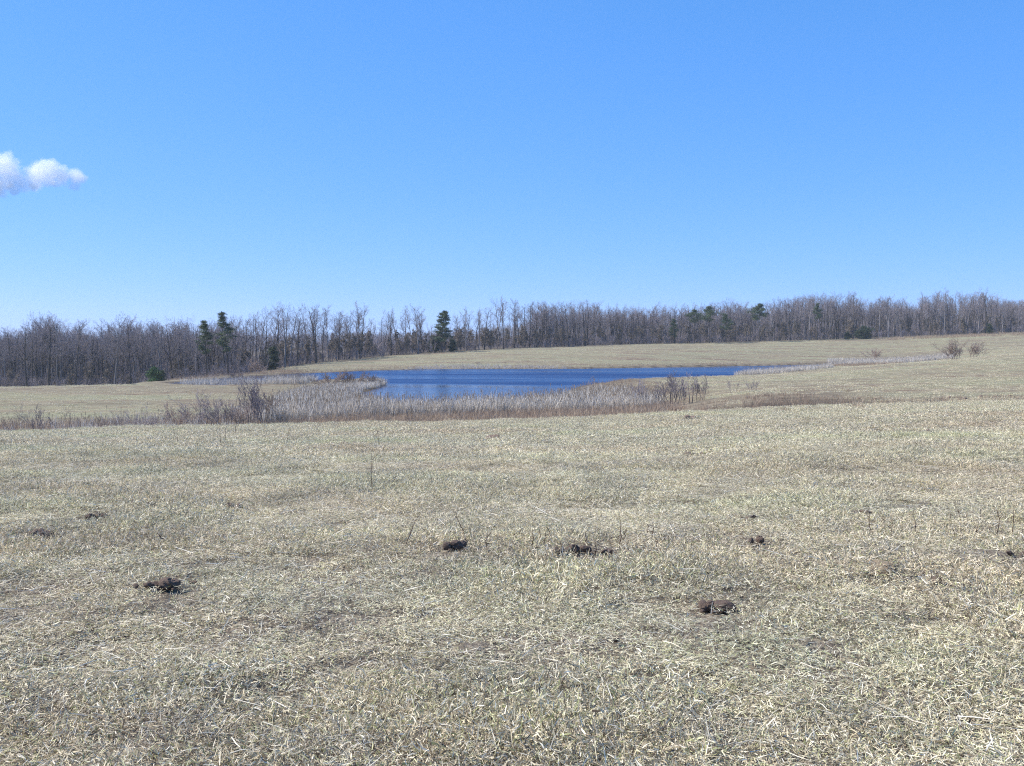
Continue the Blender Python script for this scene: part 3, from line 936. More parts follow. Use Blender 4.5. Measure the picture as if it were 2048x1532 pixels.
TREES = []
special = [
    (97, 0, 9, 620, 'wide forked dark oak, the broadest bare crown behind the left field', 1.05),
    (52, 2, 0, 640, 'dense purplish bare tree at the far left of the wood', 1.0),
    (150, 3, 2, 634, 'bushy bare tree just right of the wide forked oak', 1.0),
    (228, 0, 3, 622, 'tall bare tree rising right of the dip in the left wood', 1.0),
    (262, 2, 4, 626, 'slim bare tree next right of the dip in the left wood', .9),
    (345, 1, 10, 630, 'broad rounded bare tree above the small green cedar', 1.15),
    (570, 0, 1, 602, 'tall pale trunked bare tree over the left shore of the pond', 1.05),
    (632, 1, 2, 604, 'tall bare tree with dark trunk left of the round crowned one', 1.05),
    (720, 0, 5, 599, 'tall bare tree with a round open crown standing clear of its neighbours', 1.25),
    (782, 2, 7, 612, 'bare tree with high twigs between the round crown and the lone pine', 1.0),
    (836, 0, 6, 604, 'dark straight bare tree next left of the lone ragged pine', 1.1),
    (860, 4, 12, 640, 'small thin bare tree close beside the lone ragged pine', .9),
    (932, 0, 8, 611, 'first tall bare tree to the right of the lone ragged pine', 1.0),
    (1007, 2, 5, 588, 'tallest thin bare tree on the rise right of the lone pine', 1.0),
    (1137, 0, 0, 600, 'broad bare tree with a thick dark trunk behind the green hill', 1.15),
    (1170, 1, 2, 598, 'full bare tree next right of the thick dark trunk', 1.1),
    (1240, 0, 7, 606, 'bare tree with a pale trunk left of the slim dark cedar', 1.0),
    (1580, 1, 4, 590, 'bushy bare tree right of the round topped pine', 1.1),
    (1667, 0, 9, 583, 'large dense bare oak left of the low dark cedar', 1.0),
    (1705, 2, 0, 579, 'reaching bare tree directly above the low dark cedar', 1.0),
    (1776, 1, 6, 587, 'wispy bare tree right of the low dark cedar', 1.0),
    (1842, 1, 5, 581, 'tall bare tree above the gap in the right wood', .95),
    (1888, 0, 8, 574, 'wispy high crowned bare tree above the right hand shrubs', .95),
    (1934, 2, 6, 582, 'forking bare tree between the two tallest on the right', .95),
    (1970, 1, 7, 572, 'last tall bare tree before the wooded ridge on the right', .95),
]
for px, dY, k, top, lab, wd in special:
    o = plant_tree(px, dY, k, top=top, wide=wd)
    tag(o, lab, 'tree', 'bare trees along the edge of the wood')
    TREES.append((px, top, o, True))
# fill the edge of the wood
r2 = np.random.default_rng(52)
cnt = 215
xs = np.linspace(-30, 2075, cnt) + r2.uniform(-6, 6, cnt)
fill = []
for px in xs:
    if 846 < px < 872 or 878 < px < 905: 
        if r2.random() < .6: continue
    dY = r2.uniform(1, 26)
    k = int(r2.choice([0, 1, 2, 3, 4, 5, 6, 7, 8, 11, 12, 13], p=np.array([1, 1, 1, 1, 1, 1.1, 1.1, 1.1, 1.1, .9, .9, .9]) / 12.1))
    tp = float(np.interp(px, TOPX, TOPY))
    base = float(np.interp(px, [0, 330, 550, 882, 1249, 2048], [768, 764, 732, 704, 689, 663]))
    f = r2.choice([1.0, .93, .84, .7], p=[.25, .33, .27, .15]) * r2.uniform(.93, 1.03)
    if 480 < px < 1060:
        f = r2.choice([1.0, .95, .9, .8], p=[.35, .3, .2, .15]); k = int(r2.choice([0, 1, 2, 3, 4, 5, 6, 7, 8]))
    if px < 480: f = min(f * 1.03, 1.0)
    top = base - (base - tp) * f
    o = plant_tree(px, dY, k, top=top, wide=r2.uniform(.85, 1.1))
    fill.append((px, top, o, kinds[k][3]))
grp = {}
for px, top, o, st in fill:
    k = max(i for i, (lx, _) in enumerate(landmarks) if lx <= px)
    grp.setdefault(k, []).append((top, px, o, st))
words = {'full': 'full twigged', 'high': 'high crowned', 'thin': 'pole thin', 'broad': 'broad'}
nth = ['tallest', 'second tallest', 'third tallest']
for k, L in grp.items():
    A, B = landmarks[k][1], landmarks[min(k + 1, len(landmarks) - 1)][1]
    L.sort(key=lambda t: t[0])
    short = lambda s: s.replace('the ', '', 1)
    sec = landmarks[k][1]
    seen = {}
    for top, px, o, st in L:
        n = seen.get(st, 0); seen[st] = n + 1
        if n < 3:
            lab = '%s %s bare tree right of %s' % (nth[n], words[st], sec)
        else:
            lab = 'lesser %s bare tree right of %s' % (words[st], sec)
        tag(o, lab, 'tree', 'bare trees along the edge of the wood')

# the deep wood behind them: one mass of instances of the same bare trees
whole = []
for t, c, H, s in kinds:
    V1 = np.zeros(len(t.vertices) * 3, np.float32); t.vertices.foreach_get('co', V1)
    V2 = np.zeros(len(c.vertices) * 3, np.float32); c.vertices.foreach_get('co', V2)
    def quads(m):
        a = np.zeros(len(m.loops), np.int32); m.loops.foreach_get('vertex_index', a); return a.reshape(-1, 4)
    mi2 = np.zeros(len(c.polygons), np.int32); c.polygons.foreach_get('material_index', mi2)
    V, Q, C = cat([(V1.reshape(-1, 3), quads(t), (0, 0, 0)), (V2.reshape(-1, 3), quads(c), (0, 0, 0))])
    whole.append(mesh_np('wood_tree', V, Q, C, mats=[c.materials[0], c.materials[1]], mi=np.concatenate([np.zeros(len(t.polygons), int), mi2])))
C_wood = bag('wood_tree', whole)


def wood(name, label, n, x0, x1, d0, d1, hfun, seed, keep=None, coll=None, nv=None, absY=None):
    rs = np.random.default_rng(seed)
    px = rs.uniform(x0, x1, n); d = d0 + (d1 - d0) * rs.random(n) ** 1.0
    Y = (treeline(px) + d) if absY is None else rs.uniform(*absY, n)
    if keep is not None:
        k = rs.random(n) < keep(px, d); px, d, Y = px[k], d[k], Y[k]
    X = (px - CX) / F * Y
    z = tz(X, Y)
    h = hfun(px, Y, z, rs)
    s = h
    rot = np.stack([rs.normal(0, .03, len(px)), rs.normal(0, .03, len(px)), rs.uniform(0, 2 * PI, len(px))], 1)
    sx = s * rs.uniform(.85, 1.2, len(px))
    o = scatter(name, np.stack([X, Y, z - .05], 1), rot, np.stack([sx, sx, s], 1), coll or C_wood, nv or len(whole), seed)
    return tag(o, label, kind='stuff')


SL = np.vectorize(slope)


def deep_h(px, Y, z, rs):
    top = np.interp(px, TOPX, TOPY)
    zt = EYE + SL(top) * Y
    return np.clip((zt - z) * rs.uniform(.6, .93, len(px)), 4, 26) / 14.5


thin_gap = lambda px, d: np.where((px > 490) & (px < 1060), np.where(d < 14, .28, .02), 1.0)
wood('deep_wood', 'grey purple mass of bare trees deep in the wood', 2300, -350, 2400, 8, 75, deep_h, 71, keep=thin_gap)


def ridge_h(px, Y, z, rs):
    zt = EYE + SL(np.interp(px, [-400, 480, 700, 860, 960, 1100, 1700, 1960, 1985, 2048, 2400], [668, 668, 664, 662, 653, 640, 616, 612, 602, 598, 594])) * Y
    return np.clip((zt - z) * rs.uniform(.8, 1.02, len(px)), 6, 22) / 14.5


wood('distant_wood', 'hazy wooded ridge far behind the edge of the wood', 2600, -400, 2500, 0, 1, ridge_h, 72, absY=(560, 690))

# undergrowth
SHRUB = dict(n=[4, 3, 2, 1], tap=[.4, .35, .4, .5], wob=[.07, .10, .14, .2], up=[.05, .07, .06, .04],
             ch=[6, 4, 3], t0=[.22, .15, .1], ang=[.36, .42, .55], lr=[.62, .52, .46], fall=[.35, .3, .3], rr=[.62, .62, .62], rmin=.006)


def shrub_meshes(seed, H, stems, spread, r0=.028, rmin=.006, mt=None, mc=None, cfg=None):
    rs = np.random.default_rng(seed); cfg = dict(cfg or SHRUB, rmin=rmin)
    st, tw = [], []
    for i in range(stems):
        out = [[] for _ in cfg['n']]
        a = 2 * PI * (i + rs.uniform(0, .8)) / stems; t = spread * 1.25 * rs.uniform(.15, 1.7)
        b = np.array([rs.normal(0, .22), rs.normal(0, .22), -.1])
        grow(rs, b, np.array([math.cos(a) * math.sin(t), math.sin(a) * math.sin(t), math.cos(t)]), H * rs.uniform(.45, .9), r0 * rs.uniform(.7, 1.2), 0, cfg, out)
        V, Q = tubes(out[0], 5); st.append(mesh_np('stem', V, Q, smooth=True, mats=[mt or M_barkdark]))
        for o_ in out[1:]: tw += o_
    V, Q = tubes(tw, 3)
    cm = mesh_np('crown', V, Q, mats=[mc or M_twig])
    return st, cm


def joined(st, cm):
    ps = []
    for m in st + [cm]:
        v = np.zeros(len(m.vertices) * 3, np.float32); m.vertices.foreach_get('co', v)
        a = np.zeros(len(m.loops), np.int32); m.loops.foreach_get('vertex_index', a)
        ps.append((v.reshape(-1, 3), a.reshape(-1, 4), (0, 0, 0)))
    V, Q, C = cat(ps)
    return mesh_np('brush', V, Q, C, mats=[cm.materials[0]])


brush = [joined(*shrub_meshes(200 + k, 2.6, 5, .35, .03, .010)) for k in range(4)]
C_brush = bag('brush', brush)
wood('undergrowth', 'grey brush filling the wood between the trunks', 1900, -350, 2400, 14, 80, lambda px, Y, z, rs: rs.uniform(1.2, 2.6, len(px)), 75, coll=C_brush, nv=4,
     keep=lambda px, d: np.where((px > 490) & (px < 1060), .12, 1.0))
wood('undergrowth', 'grey brush on the distant wooded ridge', 1500, -400, 2500, 0, 1, lambda px, Y, z, rs: rs.uniform(2.0, 3.2, len(px)), 76, coll=C_brush, nv=4, absY=(552, 600))
leafy = []
for k in range(3):
    tm, cm = bare_tree_meshes(230 + k, dict(POLE, t0=[.2, .2, .2, .2], lr=[.3, .45, .5, .55]), 5, .05, M_bark, M_twig, leaf=900)
    leafy.append(cm)
C_leafy = bag('leafy_sapling', leafy)
wood('undergrowth', 'tangled grey brush at the foot of the wood', 1500, -300, 2350, -1, 26, lambda px, Y, z, rs: rs.uniform(.6, 1.5, len(px)), 73, coll=C_brush, nv=4)
wood('undergrowth', 'brown leaved saplings under the taller bare trees', 620, -300, 2350, 0, 16, lambda px, Y, z, rs: rs.uniform(.5, 1.35, len(px)), 74, coll=C_leafy, nv=3,
     keep=lambda px, d: np.where((px > 520) & (px < 1130), 1.0, np.where(px > 1130, .6, .3)))

# ------------------------------------------------------------------ conifers
def sprays(rs, centres, sizes, n, pal, flat=.6, length=.34, width=.055):
    m = len(centres); k = np.repeat(np.arange(m), n); t = len(k)
    c = centres[k] + rs.normal(0, 1, (t, 3)) * sizes[k][:, None] * np.array([.5, .5, .5 * flat])
    a = nrm(rs.normal(0, 1, (t, 3)) * [1, 1, .7] + [0, 0, .25]); b = nrm(np.cross(a, rs.normal(0, 1, (t, 3))))
    L = length * rs.uniform(.6, 1.3, (t, 1)); W = width * rs.uniform(.7, 1.3, (t, 1))
    V = np.stack([c - b * W, c + b * W, c + a * L + b * W * .4, c + a * L - b * W * .4], 1).reshape(-1, 3)
    Q = np.arange(t * 4).reshape(-1, 4)
    pal = np.array(pal)
    C = pal[rs.integers(0, len(pal), t)] * rs.uniform(.7, 1.3, (t, 1))
    return V, Q, np.repeat(C, 4, 0)


PAL_P = [(.06, .095, .048), (.08, .12, .06), (.045, .072, .04), (.12, .145, .07)]
PAL_C = [(.035, .06, .03), (.05, .075, .038), (.07, .085, .04)]


def pine_meshes(seed, H, bare, rad, shape, nb, ncl, size, pal=PAL_P, lean=0., r0=.17, droop=0.0):
    rs = np.random.default_rng(seed)
    tr = []; p = np.array([0, 0, -.2]); d = np.array([lean, 0, 1.]); n = 10; path = [p]
    for i in range(n):
        d = nrm(d + rs.normal(0, .02, 3)); q = p + d * H / n
        tr.append((*p, *q, r0 * (1 - .9 * i / n), r0 * (1 - .9 * (i + 1) / n))); p = q; path.append(p)
    path = np.array(path)
    br = []; cen = []; siz = []
    for j in range(nb):
        t = bare + (1 - bare) * (j + rs.uniform(0, .9)) / nb
        f = t * n; k = min(int(f), n - 1); b = path[k] + (path[k + 1] - path[k]) * (f - k)
        u = (t - bare) / (1 - bare)
        R = rad * shape(u) * rs.uniform(.65, 1.2)
        a = rs.uniform(0, 2 * PI)
        e = b + np.array([math.cos(a) * R, math.sin(a) * R, R * (.28 - droop) + rs.normal(0, .12)])
        m = (b + e) / 2 + [0, 0, -.06 * R]
        br += [(*b, *m, .045, .032), (*m, *e, .032, .012)]
        for c in range(ncl):
            s = rs.uniform(.35, 1.05)
            q = b * (1 - s) + e * s + rs.normal(0, .10 * R + .05, 3) * [1, 1, .5]
            cen.append(q); siz.append(size * rs.uniform(.7, 1.3))
    cen.append(path[-1]); siz.append(size * .6)
    V, Q = tubes(tr, 6); tm = mesh_np('trunk', V, Q, smooth=True, mats=[M_barkdark])
    V, Q = tubes(br, 4); bm = mesh_np('limbs', V, Q, mats=[M_barkdark])
    V, Q, C = sprays(rs, np.array(cen), np.array(siz) * 1.12, 30, pal, .5, .36, .042)
    fm = mesh_np('foliage', V, Q, C, mats=[M_needle])
    return tm, bm, fm


def conifer(name, px, dY, top, meshes, label, group='green conifers among the bare trees', cat_='tree', base=None, Yabs=None, wide=1.0):
    Y = float(treeline(px)) + dY if Yabs is None else Yabs
    X = (px - CX) / F * Y; z = tz1(X, Y)
    H = EYE + slope(top) * Y - z
    tm, bm, fm = meshes
    h0 = real_h(None, fm)
    s = H / h0
    o = link(name, None, loc=(X, Y, z - .03), rz=rng.uniform(0, 6.28), sc=(s * wide, s * wide, s))
    link('trunk', tm, o); link('foliage', fm, link('crown', bm, o))
    return tag(o, label, cat_, group)


cone = lambda u: (1 - u) ** .75 * .9 + .18
ragged = lambda u: .26 + .80 * (1 - u) ** .85 if u > .1 else .8
tuft = lambda u: math.sin(min(1, u * 1.1 + .12) * PI) * .9 + .2
oval = lambda u: math.sqrt(max(0, 1 - (2 * u - .7) ** 2)) * .9 + .12
P_rag = pine_meshes(301, 12.5, .27, 3.1, ragged, 52, 8, .5, lean=.03, droop=.16)
conifer('pine_tree', 884, -3, 619, P_rag, 'lone tall ragged pine with layered dark branches above the far shore')
P_a = pine_meshes(302, 12, .5, 1.35, tuft, 20, 5, .42); conifer('pine_tree', 413, -2, 638, P_a, 'narrow dark green pine, left of the two pines above the left pool')
P_b = pine_meshes(303, 13, .42, 1.8, tuft, 24, 5, .45); conifer('pine_tree', 456, -1, 622, P_b, 'taller grey green pine, right of the two pines above the left pool')
P_c = pine_meshes(304, 13, .62, 3.6, tuft, 22, 8, .65)
conifer('pine_tree', 1388, -2, 617, P_c, 'flat topped dark pine, left one of the touching pair')
P_d = pine_meshes(305, 13, .60, 3.4, tuft, 22, 8, .65)
conifer('pine_tree', 1418, -2, 610, P_d, 'flat topped dark pine, right and higher one of the touching pair')
P_e = pine_meshes(306, 12, .45, 2.8, tuft, 26, 8, .6); conifer('pine_tree', 1453, -2, 625, P_e, 'squat dull green pine right of the flat topped pair')
P_f = pine_meshes(307, 13, .58, 3.0, tuft, 24, 9, .65); conifer('pine_tree', 1519, -2, 605, P_f, 'dark pine with a rounded tufted top, tallest of the right hand pines')
P_g = pine_meshes(308, 12, .6, 1.3, tuft, 16, 5, .45); conifer('pine_tree', 1634, -2, 604, P_g, 'thin sparse pine with a small green top left of the large oak')
P_h = pine_meshes(309, 9, .3, 1.6, tuft, 22, 5, .45); conifer('pine_tree', 1349, -2, 636, P_h, 'slim dark pine left of the flat topped pair')
C_a = pine_meshes(310, 4, .04, 2.2, oval, 34, 8, .55, PAL_C); conifer('cedar_tree', 1726, -3, 650, C_a, 'low wide dark green cedar at the foot of the right wood', wide=1.1)
C_b = pine_meshes(311, 4, .04, 1.2, oval, 28, 7, .45, [(.05, .12, .03), (.07, .14, .04), (.04, .09, .03)]); conifer('cedar_tree', 309, -6, 729, C_b, 'small bright green cedar at the foot of the left wood')
conifer('cedar_tree', 323, -3, 738, C_a, 'smaller darker cedar touching the bright green one', wide=.7)
C_c = pine_meshes(312, 5, .05, 1.3, cone, 30, 7, .45, PAL_C)
conifer('cedar_tree', 545, -1, 690, C_c, 'dark conical cedar under the bare trees at the left shore')
conifer('cedar_tree', 905, -1, 676, C_c, 'dark bushy cedar at the foot of the lone pine', wide=1.3)
conifer('cedar_tree', 868, 1, 668, C_c, 'dusky cedar just behind the lone pine', wide=1.2)
conifer('cedar_tree', 1978, -1, 646, C_c, 'dim green cedar near the right end of the wood', wide=1.2)
conifer('cedar_tree', 1695, -1, 662, C_a, 'little green cedar next left of the low wide one', wide=.8)

# ------------------------------------------------------------------ shrubs
def shrub(px, Y, top, seed, stems, spread, label, red=False, rad=.015, wide=1.0, rmin=.0078, group='bare shrubs around the pond', cfg=None):
    X = (px - CX) / F * Y; z = max(tz1(X, Y), ZW)
    H = EYE + slope(top) * Y - z
    st, cm = shrub_meshes(seed, 2.5, stems + 4 if stems > 3 else stems, spread, rad, rmin, mt=M_twigred if red else M_stem, mc=M_twigred if red else M_twig, cfg=cfg)
    s = H / real_h(None, cm)
    wide *= 1.3
    o = link('bare_shrub', None, loc=(X, Y, z), rz=rng.uniform(0, 6.28), sc=(s * wide, s * wide, s))
    for m in st: link('stem', m, o)
    link('crown', cm, o)
    return tag(o, label, 'shrub', group)


SP = dict(SHRUB, ch=[5, 3, 3])
shrub(20, 62, 822, 401, 4, .3, 'small reddish shrub at the left edge of the swale', True, cfg=SP)
shrub(72, 63, 802, 402, 5, .42, 'open fan shaped bare shrub near the left edge of the swale', cfg=SP)
shrub(114, 64, 812, 403, 3, .2, 'narrow upright bare shrub right of the fan shaped one', cfg=SP)
shrub(172, 64, 826, 404, 4, .35, 'low scrubby shrub halfway along the left swale', True, cfg=SP)
shrub(236, 65, 816, 405, 4, .3, 'low dark shrub left of the rounded one in the left swale', cfg=SP)
shrub(283, 64, 802, 406, 6, .42, 'rounded grey shrub in the middle of the left swale', wide=1.05)
shrub(352, 66, 800, 407, 5, .28, 'upright reddish shrub between the rounded one and the thicket', True)
shrub(398, 66, 776, 408, 7, .34, 'left half of the tall bare thicket in the left swale')
shrub(432, 67, 774, 409, 7, .36, 'right half of the tall bare thicket in the left swale')
shrub(505, 68, 736, 410, 5, .24, 'tallest dark bare shrub standing at the left end of the cattails', rad=.016)
shrub(482, 67, 786, 411, 6, .4, 'bushy lower shrub leaning against the tallest dark one', True)
shrub(540, 72, 776, 412, 5, .35, 'thin brown shrub just right of the tallest dark one', True, cfg=SP)
shrub(512, 178, 712, 413, 8, .42, 'reddish bush on the bank beyond the left pool', True, rmin=.014, wide=1.2)
shrub(470, 152, 734, 414, 6, .45, 'low brown bush beside the left pool', True, rmin=.014, wide=1.3)
shrub(655, 125, 739, 415, 8, .5, 'low reddish bush on the peninsula, nearest the left pool', True, rmin=.014, wide=1.3)
shrub(700, 127, 738, 416, 8, .5, 'middle reddish bush on the peninsula', True, rmin=.014, wide=1.4)
shrub(740, 129, 744, 417, 7, .5, 'rounded brown bush near the tip of the peninsula', True, rmin=.014, wide=1.4)
shrub(600, 140, 742, 418, 6, .45, 'olive grey bush left of the peninsula bushes', rmin=.014, wide=1.4)
TREELET = dict(SHRUB, n=[5, 3, 2, 1], ch=[7, 4, 3], t0=[.42, .2, .1], lr=[.40, .5, .5], wob=[.05, .10, .15, .2])
shrub(1286, 82, 752, 421, 5, .3, 'bare shrub at the right end of the cattail bed', cfg=TREELET, rmin=.0078)
shrub(1342, 80, 738, 422, 7, .30, 'many stemmed bare thicket in the middle of the near right shore', rad=.022, cfg=TREELET, wide=1.2, rmin=.0078)
shrub(1358, 78, 744, 423, 3, .16, 'pair of leaning dark stems right of the many stemmed thicket', rad=.024, cfg=TREELET, rmin=.0078)
shrub(1388, 80, 742, 424, 2, .07, 'single dark upright sapling right of the leaning stems', rad=.028, cfg=TREELET, rmin=.0078)
shrub(1402, 82, 746, 425, 4, .22, 'faint slender shrub just beyond the dark upright sapling', cfg=TREELET, rmin=.0078)
shrub(1466, 84, 760, 426, 3, .25, 'wispy shrub left of the last one above the ditch', cfg=TREELET, rmin=.0078)
shrub(1504, 78, 756, 427, 4, .26, 'last pale shrub at the left end of the ditch', cfg=TREELET, rmin=.0078)
shrub(1908, 205, 674, 431, 10, .26, 'larger rounded bare shrub behind the right hand crest', True, rmin=.0085, rad=.014, wide=1.45)
shrub(1945, 208, 681, 432, 8, .26, 'smaller bare shrub touching the larger one behind the right hand crest', True, rmin=.0085, rad=.014, wide=1.45)
shrub(1750, 262, 694, 433, 7, .42, 'faint tan shrub on the slope behind the marsh reeds', True, rmin=.012, wide=1.2)
shrub(1178, 112, 752, 434, 3, .25, 'tiny reddish sapling at the corner of the near right shore', True, cfg=TREELET, rmin=.0078)
shrub(955, 222, 722, 435, 8, .55, 'low brown scrub on the far bank behind the reeds', True, rmin=.012, wide=1.9)
shrub(1010, 224, 724, 436, 8, .55, 'right hand low brown scrub on the far bank', True, rmin=.012, wide=1.9)

shrub(48, 64, 826, 441, 3, .25, 'sparse twig bush between the edge shrub and the fan shaped one', True, cfg=SP)
shrub(142, 65, 818, 442, 3, .2, 'thin upright twigs right of the narrow upright shrub', cfg=SP)
shrub(203, 64, 822, 443, 4, .3, 'small brown bush right of the low scrubby one in the swale', True, cfg=SP)
shrub(318, 66, 818, 444, 4, .3, 'low bush touching the right side of the rounded grey shrub', cfg=SP)
shrub(376, 68, 806, 445, 4, .3, 'brown bush at the left foot of the tall thicket', True, cfg=SP)
shrub(457, 68, 800, 446, 4, .3, 'grey twigs in the gap between the thicket and the tallest shrub', cfg=SP)

# ------------------------------------------------------------------ soil clods
def lump(seed, sub=3, m=None):
    import bmesh
    bm = bmesh.new(); bmesh.ops.create_icosphere(bm, subdivisions=sub, radius=1.0)
    co = np.array([v.co[:] for v in bm.verts])
    rs = np.random.default_rng(seed); off = rs.uniform(0, 50, 6)
    n = fbm(co[:, 0] * 1.6 + off[0] + co[:, 2], co[:, 1] * 1.6 + off[1] - co[:, 2] * .7, seed, 3) - .5
    n2 = fbm(co[:, 0] * 5 + off[2], co[:, 2] * 5 + co[:, 1] * 3 + off[3], seed + 3, 2) - .5
    co *= (1 + .75 * n + .22 * n2)[:, None]
    for v, c in zip(bm.verts, co): v.co = c
    me = bpy.data.meshes.new('clod'); bm.to_mesh(me); bm.free()
    me.materials.append(m or M_soil)
    return me


LUMPS = [lump(500 + k) for k in range(6)]
TAN = lump(520, m=M_tan)


def mound(px, py, wpx, pieces, label, flat=.55, group='dark soil clods scattered over the field'):
    X, Y = ground_hit(px, py); z = tz1(X, Y)
    W = wpx / F * Y
    rs = np.random.default_rng(int(px) + int(py))
    o = link('soil_mound', None, loc=(X, Y, z))
    for k in range(pieces):
        s = W * (.5 if pieces == 1 else rs.uniform(.2, .34))
        fx = 0 if pieces == 1 else (k / (pieces - 1) - .5) * (W - 1.2 * s) + rs.normal(0, .04) * W
        fy = 0 if pieces == 1 else rs.normal(0, .10) * W
        c = link('clod', TAN if 'flat tan patch' in label else LUMPS[rs.integers(0, 6)], o, loc=(fx, fy, s * flat * .4 + .026), rz=rs.uniform(0, 6.28), sc=(s, s * .8, s * flat * rs.uniform(.85, 1.25)))
        c.rotation_euler = (rs.normal(0, .25), rs.normal(0, .25), rs.uniform(0, 6.28))
    for k in range(0 if pieces < 3 or wpx < 38 else 7):            # crumbs round the mound
        s = W * rs.uniform(.04, .09); a = rs.uniform(0, 6.28); q = W * rs.uniform(.45, .75)
        link('clod', LUMPS[rs.integers(0, 6)], o, loc=(math.cos(a) * q, math.sin(a) * q * .6, .018), rz=a, sc=(s, s, s * .7))
    return tag(o, label, 'soil clod', group)


for a_ in MOUNDS: mound(*a_)

# ------------------------------------------------------------------ weed stalks
def stalk(px, py, tx, ty, label, twigs=3, seed=0, group='dead weed stalks on the near field'):
    X, Y = ground_hit(px, py); z = tz1(X, Y)
    H = max((py - ty) / F * Y, .06); dx = (tx - px) / F * Y
    rs = np.random.default_rng(seed + int(px) * 7 + int(py))
    segs = []; p = np.array([0, 0, -.03]); n = 5
    pts = [p]
    for i in range(n):
        q = np.array([dx * (i + 1) / n + rs.normal(0, .006), rs.normal(0, .01), H * (i + 1) / n])
        segs.append((*p, *q, .005 * (1 - .13 * i), .005 * (1 - .13 * (i + 1)))); p = q; pts.append(p)
    sb = []
    for t in range(twigs):
        k = rs.integers(1, n); b = pts[k]; a = rs.uniform(0, 2 * PI); L = H * rs.uniform(.12, .3)
        sb.append((*b, b[0] + math.cos(a) * L * .7, b[1] + math.sin(a) * L * .7, b[2] + L * .8, .0026, .0016))
    if sb: segs += sb
    V, Q = tubes(segs, 4)
    o = link('weed_stalk', mesh_np('weed_stalk', V, Q, mats=[M_stalk]), loc=(X, Y, z))
    return tag(o, label, 'weed stalk', group)


stalk(934, 1087, 912, 1026, 'long slanting brown stalk rising behind the dark soil heap', 2)
stalk(808, 1098, 838, 1030, 'slanting reddish stalk left of the dark soil heap', 1)
stalk(330, 1094, 314, 1062, 'short forked twig on the left of the field', 2)
stalk(333, 1048, 340, 1020, 'thin upright twig beyond the short forked one on the left', 0)
stalk(1741, 1078, 1737, 1014, 'tall thin stalk, left of the pair on the right of the field', 2)
stalk(1834, 1080, 1826, 1018, 'tall thin stalk, right of the pair on the right of the field', 2)
stalk(1996, 1083, 1998, 1008, 'first tall stalk near the right edge', 2)
stalk(2024, 1080, 2027, 1004, 'second tall stalk nearest the right edge', 2)
stalk(743, 985, 744, 905, 'lone faint tall stalk left of centre beyond the soil heap', 2)
stalk(974, 1111, 975, 1065, 'upright brown stalk right of the dark soil heap', 3)
stalk(1067, 1100, 1064, 1062, 'dark stalk left of the three clods', 3)
stalk(1080, 1094, 1078, 1060, 'orange brown stalk next left of the three clods', 2)
stalk(1238, 1098, 1242, 1040, 'slim stalk above the right one of the three clods', 1)
rs = np.random.default_rng(91)
for k in range(18):
    px = rs.uniform(880, 1400); py = rs.uniform(1072, 1118); stalk(px, py, px + rs.normal(0, 6), py - rs.uniform(18, 42), 'one of the short brown stalks around the three clods', 2, k)
for k in range(10):
    px = rs.uniform(1700, 2048); py = rs.uniform(1040, 1095); stalk(px, py, px + rs.normal(0, 4), py - rs.uniform(18, 45), 'one of the faint short stalks on the right of the field', 1, k + 50)
for k in range(14):
    px = rs.uniform(300, 780); py = rs.uniform(862, 905); stalk(px, py, px + rs.normal(0, 4), py - rs.uniform(25, 50), 'one of the faint tall stalks before the left swale', 2, k + 90)

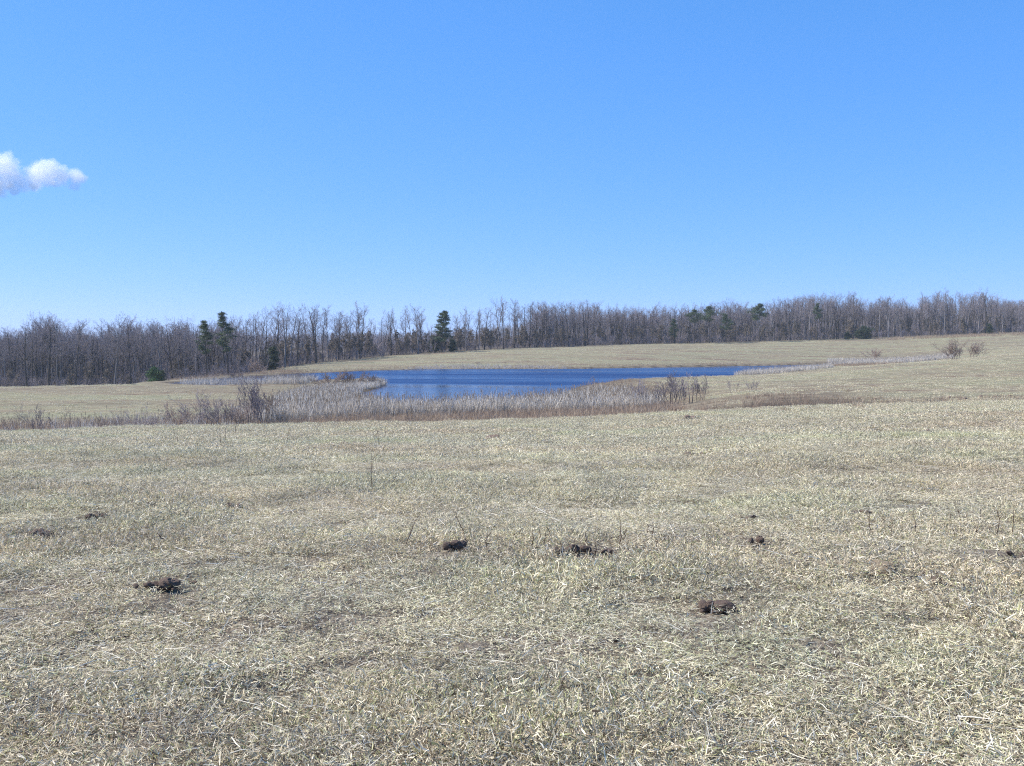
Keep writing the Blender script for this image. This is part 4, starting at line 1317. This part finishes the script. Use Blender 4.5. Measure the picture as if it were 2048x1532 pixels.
# ------------------------------------------------------------------ cloud
def cloud():
    D = 2200.0
    blobs = [(12, 334, 27), (-2, 362, 24), (-45, 348, 36), (-20, 335, 24), (42, 364, 17), (70, 354, 23), (94, 344, 25), (84, 334, 16), (120, 352, 18), (150, 352, 17), (164, 356, 11), (72, 374, 11), (28, 376, 13), (112, 366, 11), (148, 368, 12)]
    m, n, out = mat('cloud_vapour')
    ge = n.nodes.new('ShaderNodeNewGeometry'); tc = n.nodes.new('ShaderNodeTexCoord')
    k = D / F
    x0, x1, y0, y1 = -110, 200, 296, 396
    c = Vector((xat((x0 + x1) / 2, 346, D), D, zat(346, D)))
    sx, sz = (x1 - x0) / 2 * k, (y1 - y0) / 2 * k
    P = tc.outputs['Object']
    nz = N(n, 'ShaderNodeTexNoise', Scale=.035, Detail=6, Roughness=.62); n.links.new(P, nz.inputs['Vector'])
    best = None
    for px, py, r_ in blobs:
        v = N(n, 'ShaderNodeVectorMath', operation='DISTANCE'); n.links.new(P, v.inputs[0])
        q = (xat(px, py, D) - c.x, random.Random(px).uniform(-8, 8), zat(py, D) - c.z)
        v.inputs[1].default_value = q
        s = N(n, 'ShaderNodeMath', operation='MULTIPLY_ADD'); s.inputs[1].default_value = -1 / (r_ * k); s.inputs[2].default_value = 1.0
        n.links.new(v.outputs['Value'], s.inputs[0])
        if best is None: best = s.outputs[0]
        else:
            x = N(n, 'ShaderNodeMath', operation='SMOOTH_MAX'); x.inputs[2].default_value = .25
            n.links.new(best, x.inputs[0]); n.links.new(s.outputs[0], x.inputs[1]); best = x.outputs[0]
    a = N(n, 'ShaderNodeMath', operation='MULTIPLY_ADD'); a.inputs[1].default_value = 2.6; a.inputs[2].default_value = -1.12
    n.links.new(nz.outputs['Fac'], a.inputs[0])
    b = N(n, 'ShaderNodeMath', operation='ADD'); n.links.new(best, b.inputs[0]); n.links.new(a.outputs[0], b.inputs[1])
    mr = N(n, 'ShaderNodeMapRange'); mr.inputs[1].default_value = .08; mr.inputs[2].default_value = .38; mr.inputs[3].default_value = 0; mr.inputs[4].default_value = .03
    n.links.new(b.outputs[0], mr.inputs[0])
    pv = n.nodes.new('ShaderNodeVolumePrincipled'); pv.inputs['Color'].default_value = (1, 1, 1, 1); pv.inputs['Anisotropy'].default_value = 0
    n.links.new(mr.outputs[0], pv.inputs['Density'])
    n.links.new(pv.outputs[0], out.inputs['Volume'])
    v = np.array([[a_, b_, c_] for a_ in (-sx, sx) for b_ in (-32, 32) for c_ in (-sz, sz)])
    q = np.array([[0, 1, 3, 2], [4, 6, 7, 5], [0, 4, 5, 1], [2, 3, 7, 6], [0, 2, 6, 4], [1, 5, 7, 3]])
    o = link('cloud', mesh_np('cloud', v, q, mats=[m]), loc=c)
    tag(o, 'single small white puffy cloud low in the blue sky at left', 'cloud')


# ------------------------------------------------------------------ thin haze over the land
def haze():
    m, n, out = mat('thin_haze')
    pv = n.nodes.new('ShaderNodeVolumePrincipled')
    pv.inputs['Color'].default_value = (.74, .87, 1.0, 1); pv.inputs['Density'].default_value = HAZE; pv.inputs['Anisotropy'].default_value = .1
    n.links.new(pv.outputs[0], out.inputs['Volume'])
    R_, z0, z1 = 1560.0, float(GZ.min()) - 1.0, 48.0
    v = np.array([[a_, b_, c_] for a_ in (-R_, R_) for b_ in (-R_, R_) for c_ in (z0, z1)])
    q = np.array([[0, 1, 3, 2], [4, 6, 7, 5], [0, 4, 5, 1], [2, 3, 7, 6], [0, 2, 6, 4], [1, 5, 7, 3]])
    tag(link('haze', mesh_np('haze', v, q, mats=[m])), 'thin blue haze over the far woods', kind='stuff')


HAZE = 0.00016
haze()
cloud()
SC.cycles.volume_step_rate = .35
SC.cycles.volume_max_steps = 256
print('tris', sum(len(m.polygons) * 2 for m in bpy.data.meshes), 'objects', len(SC.objects))
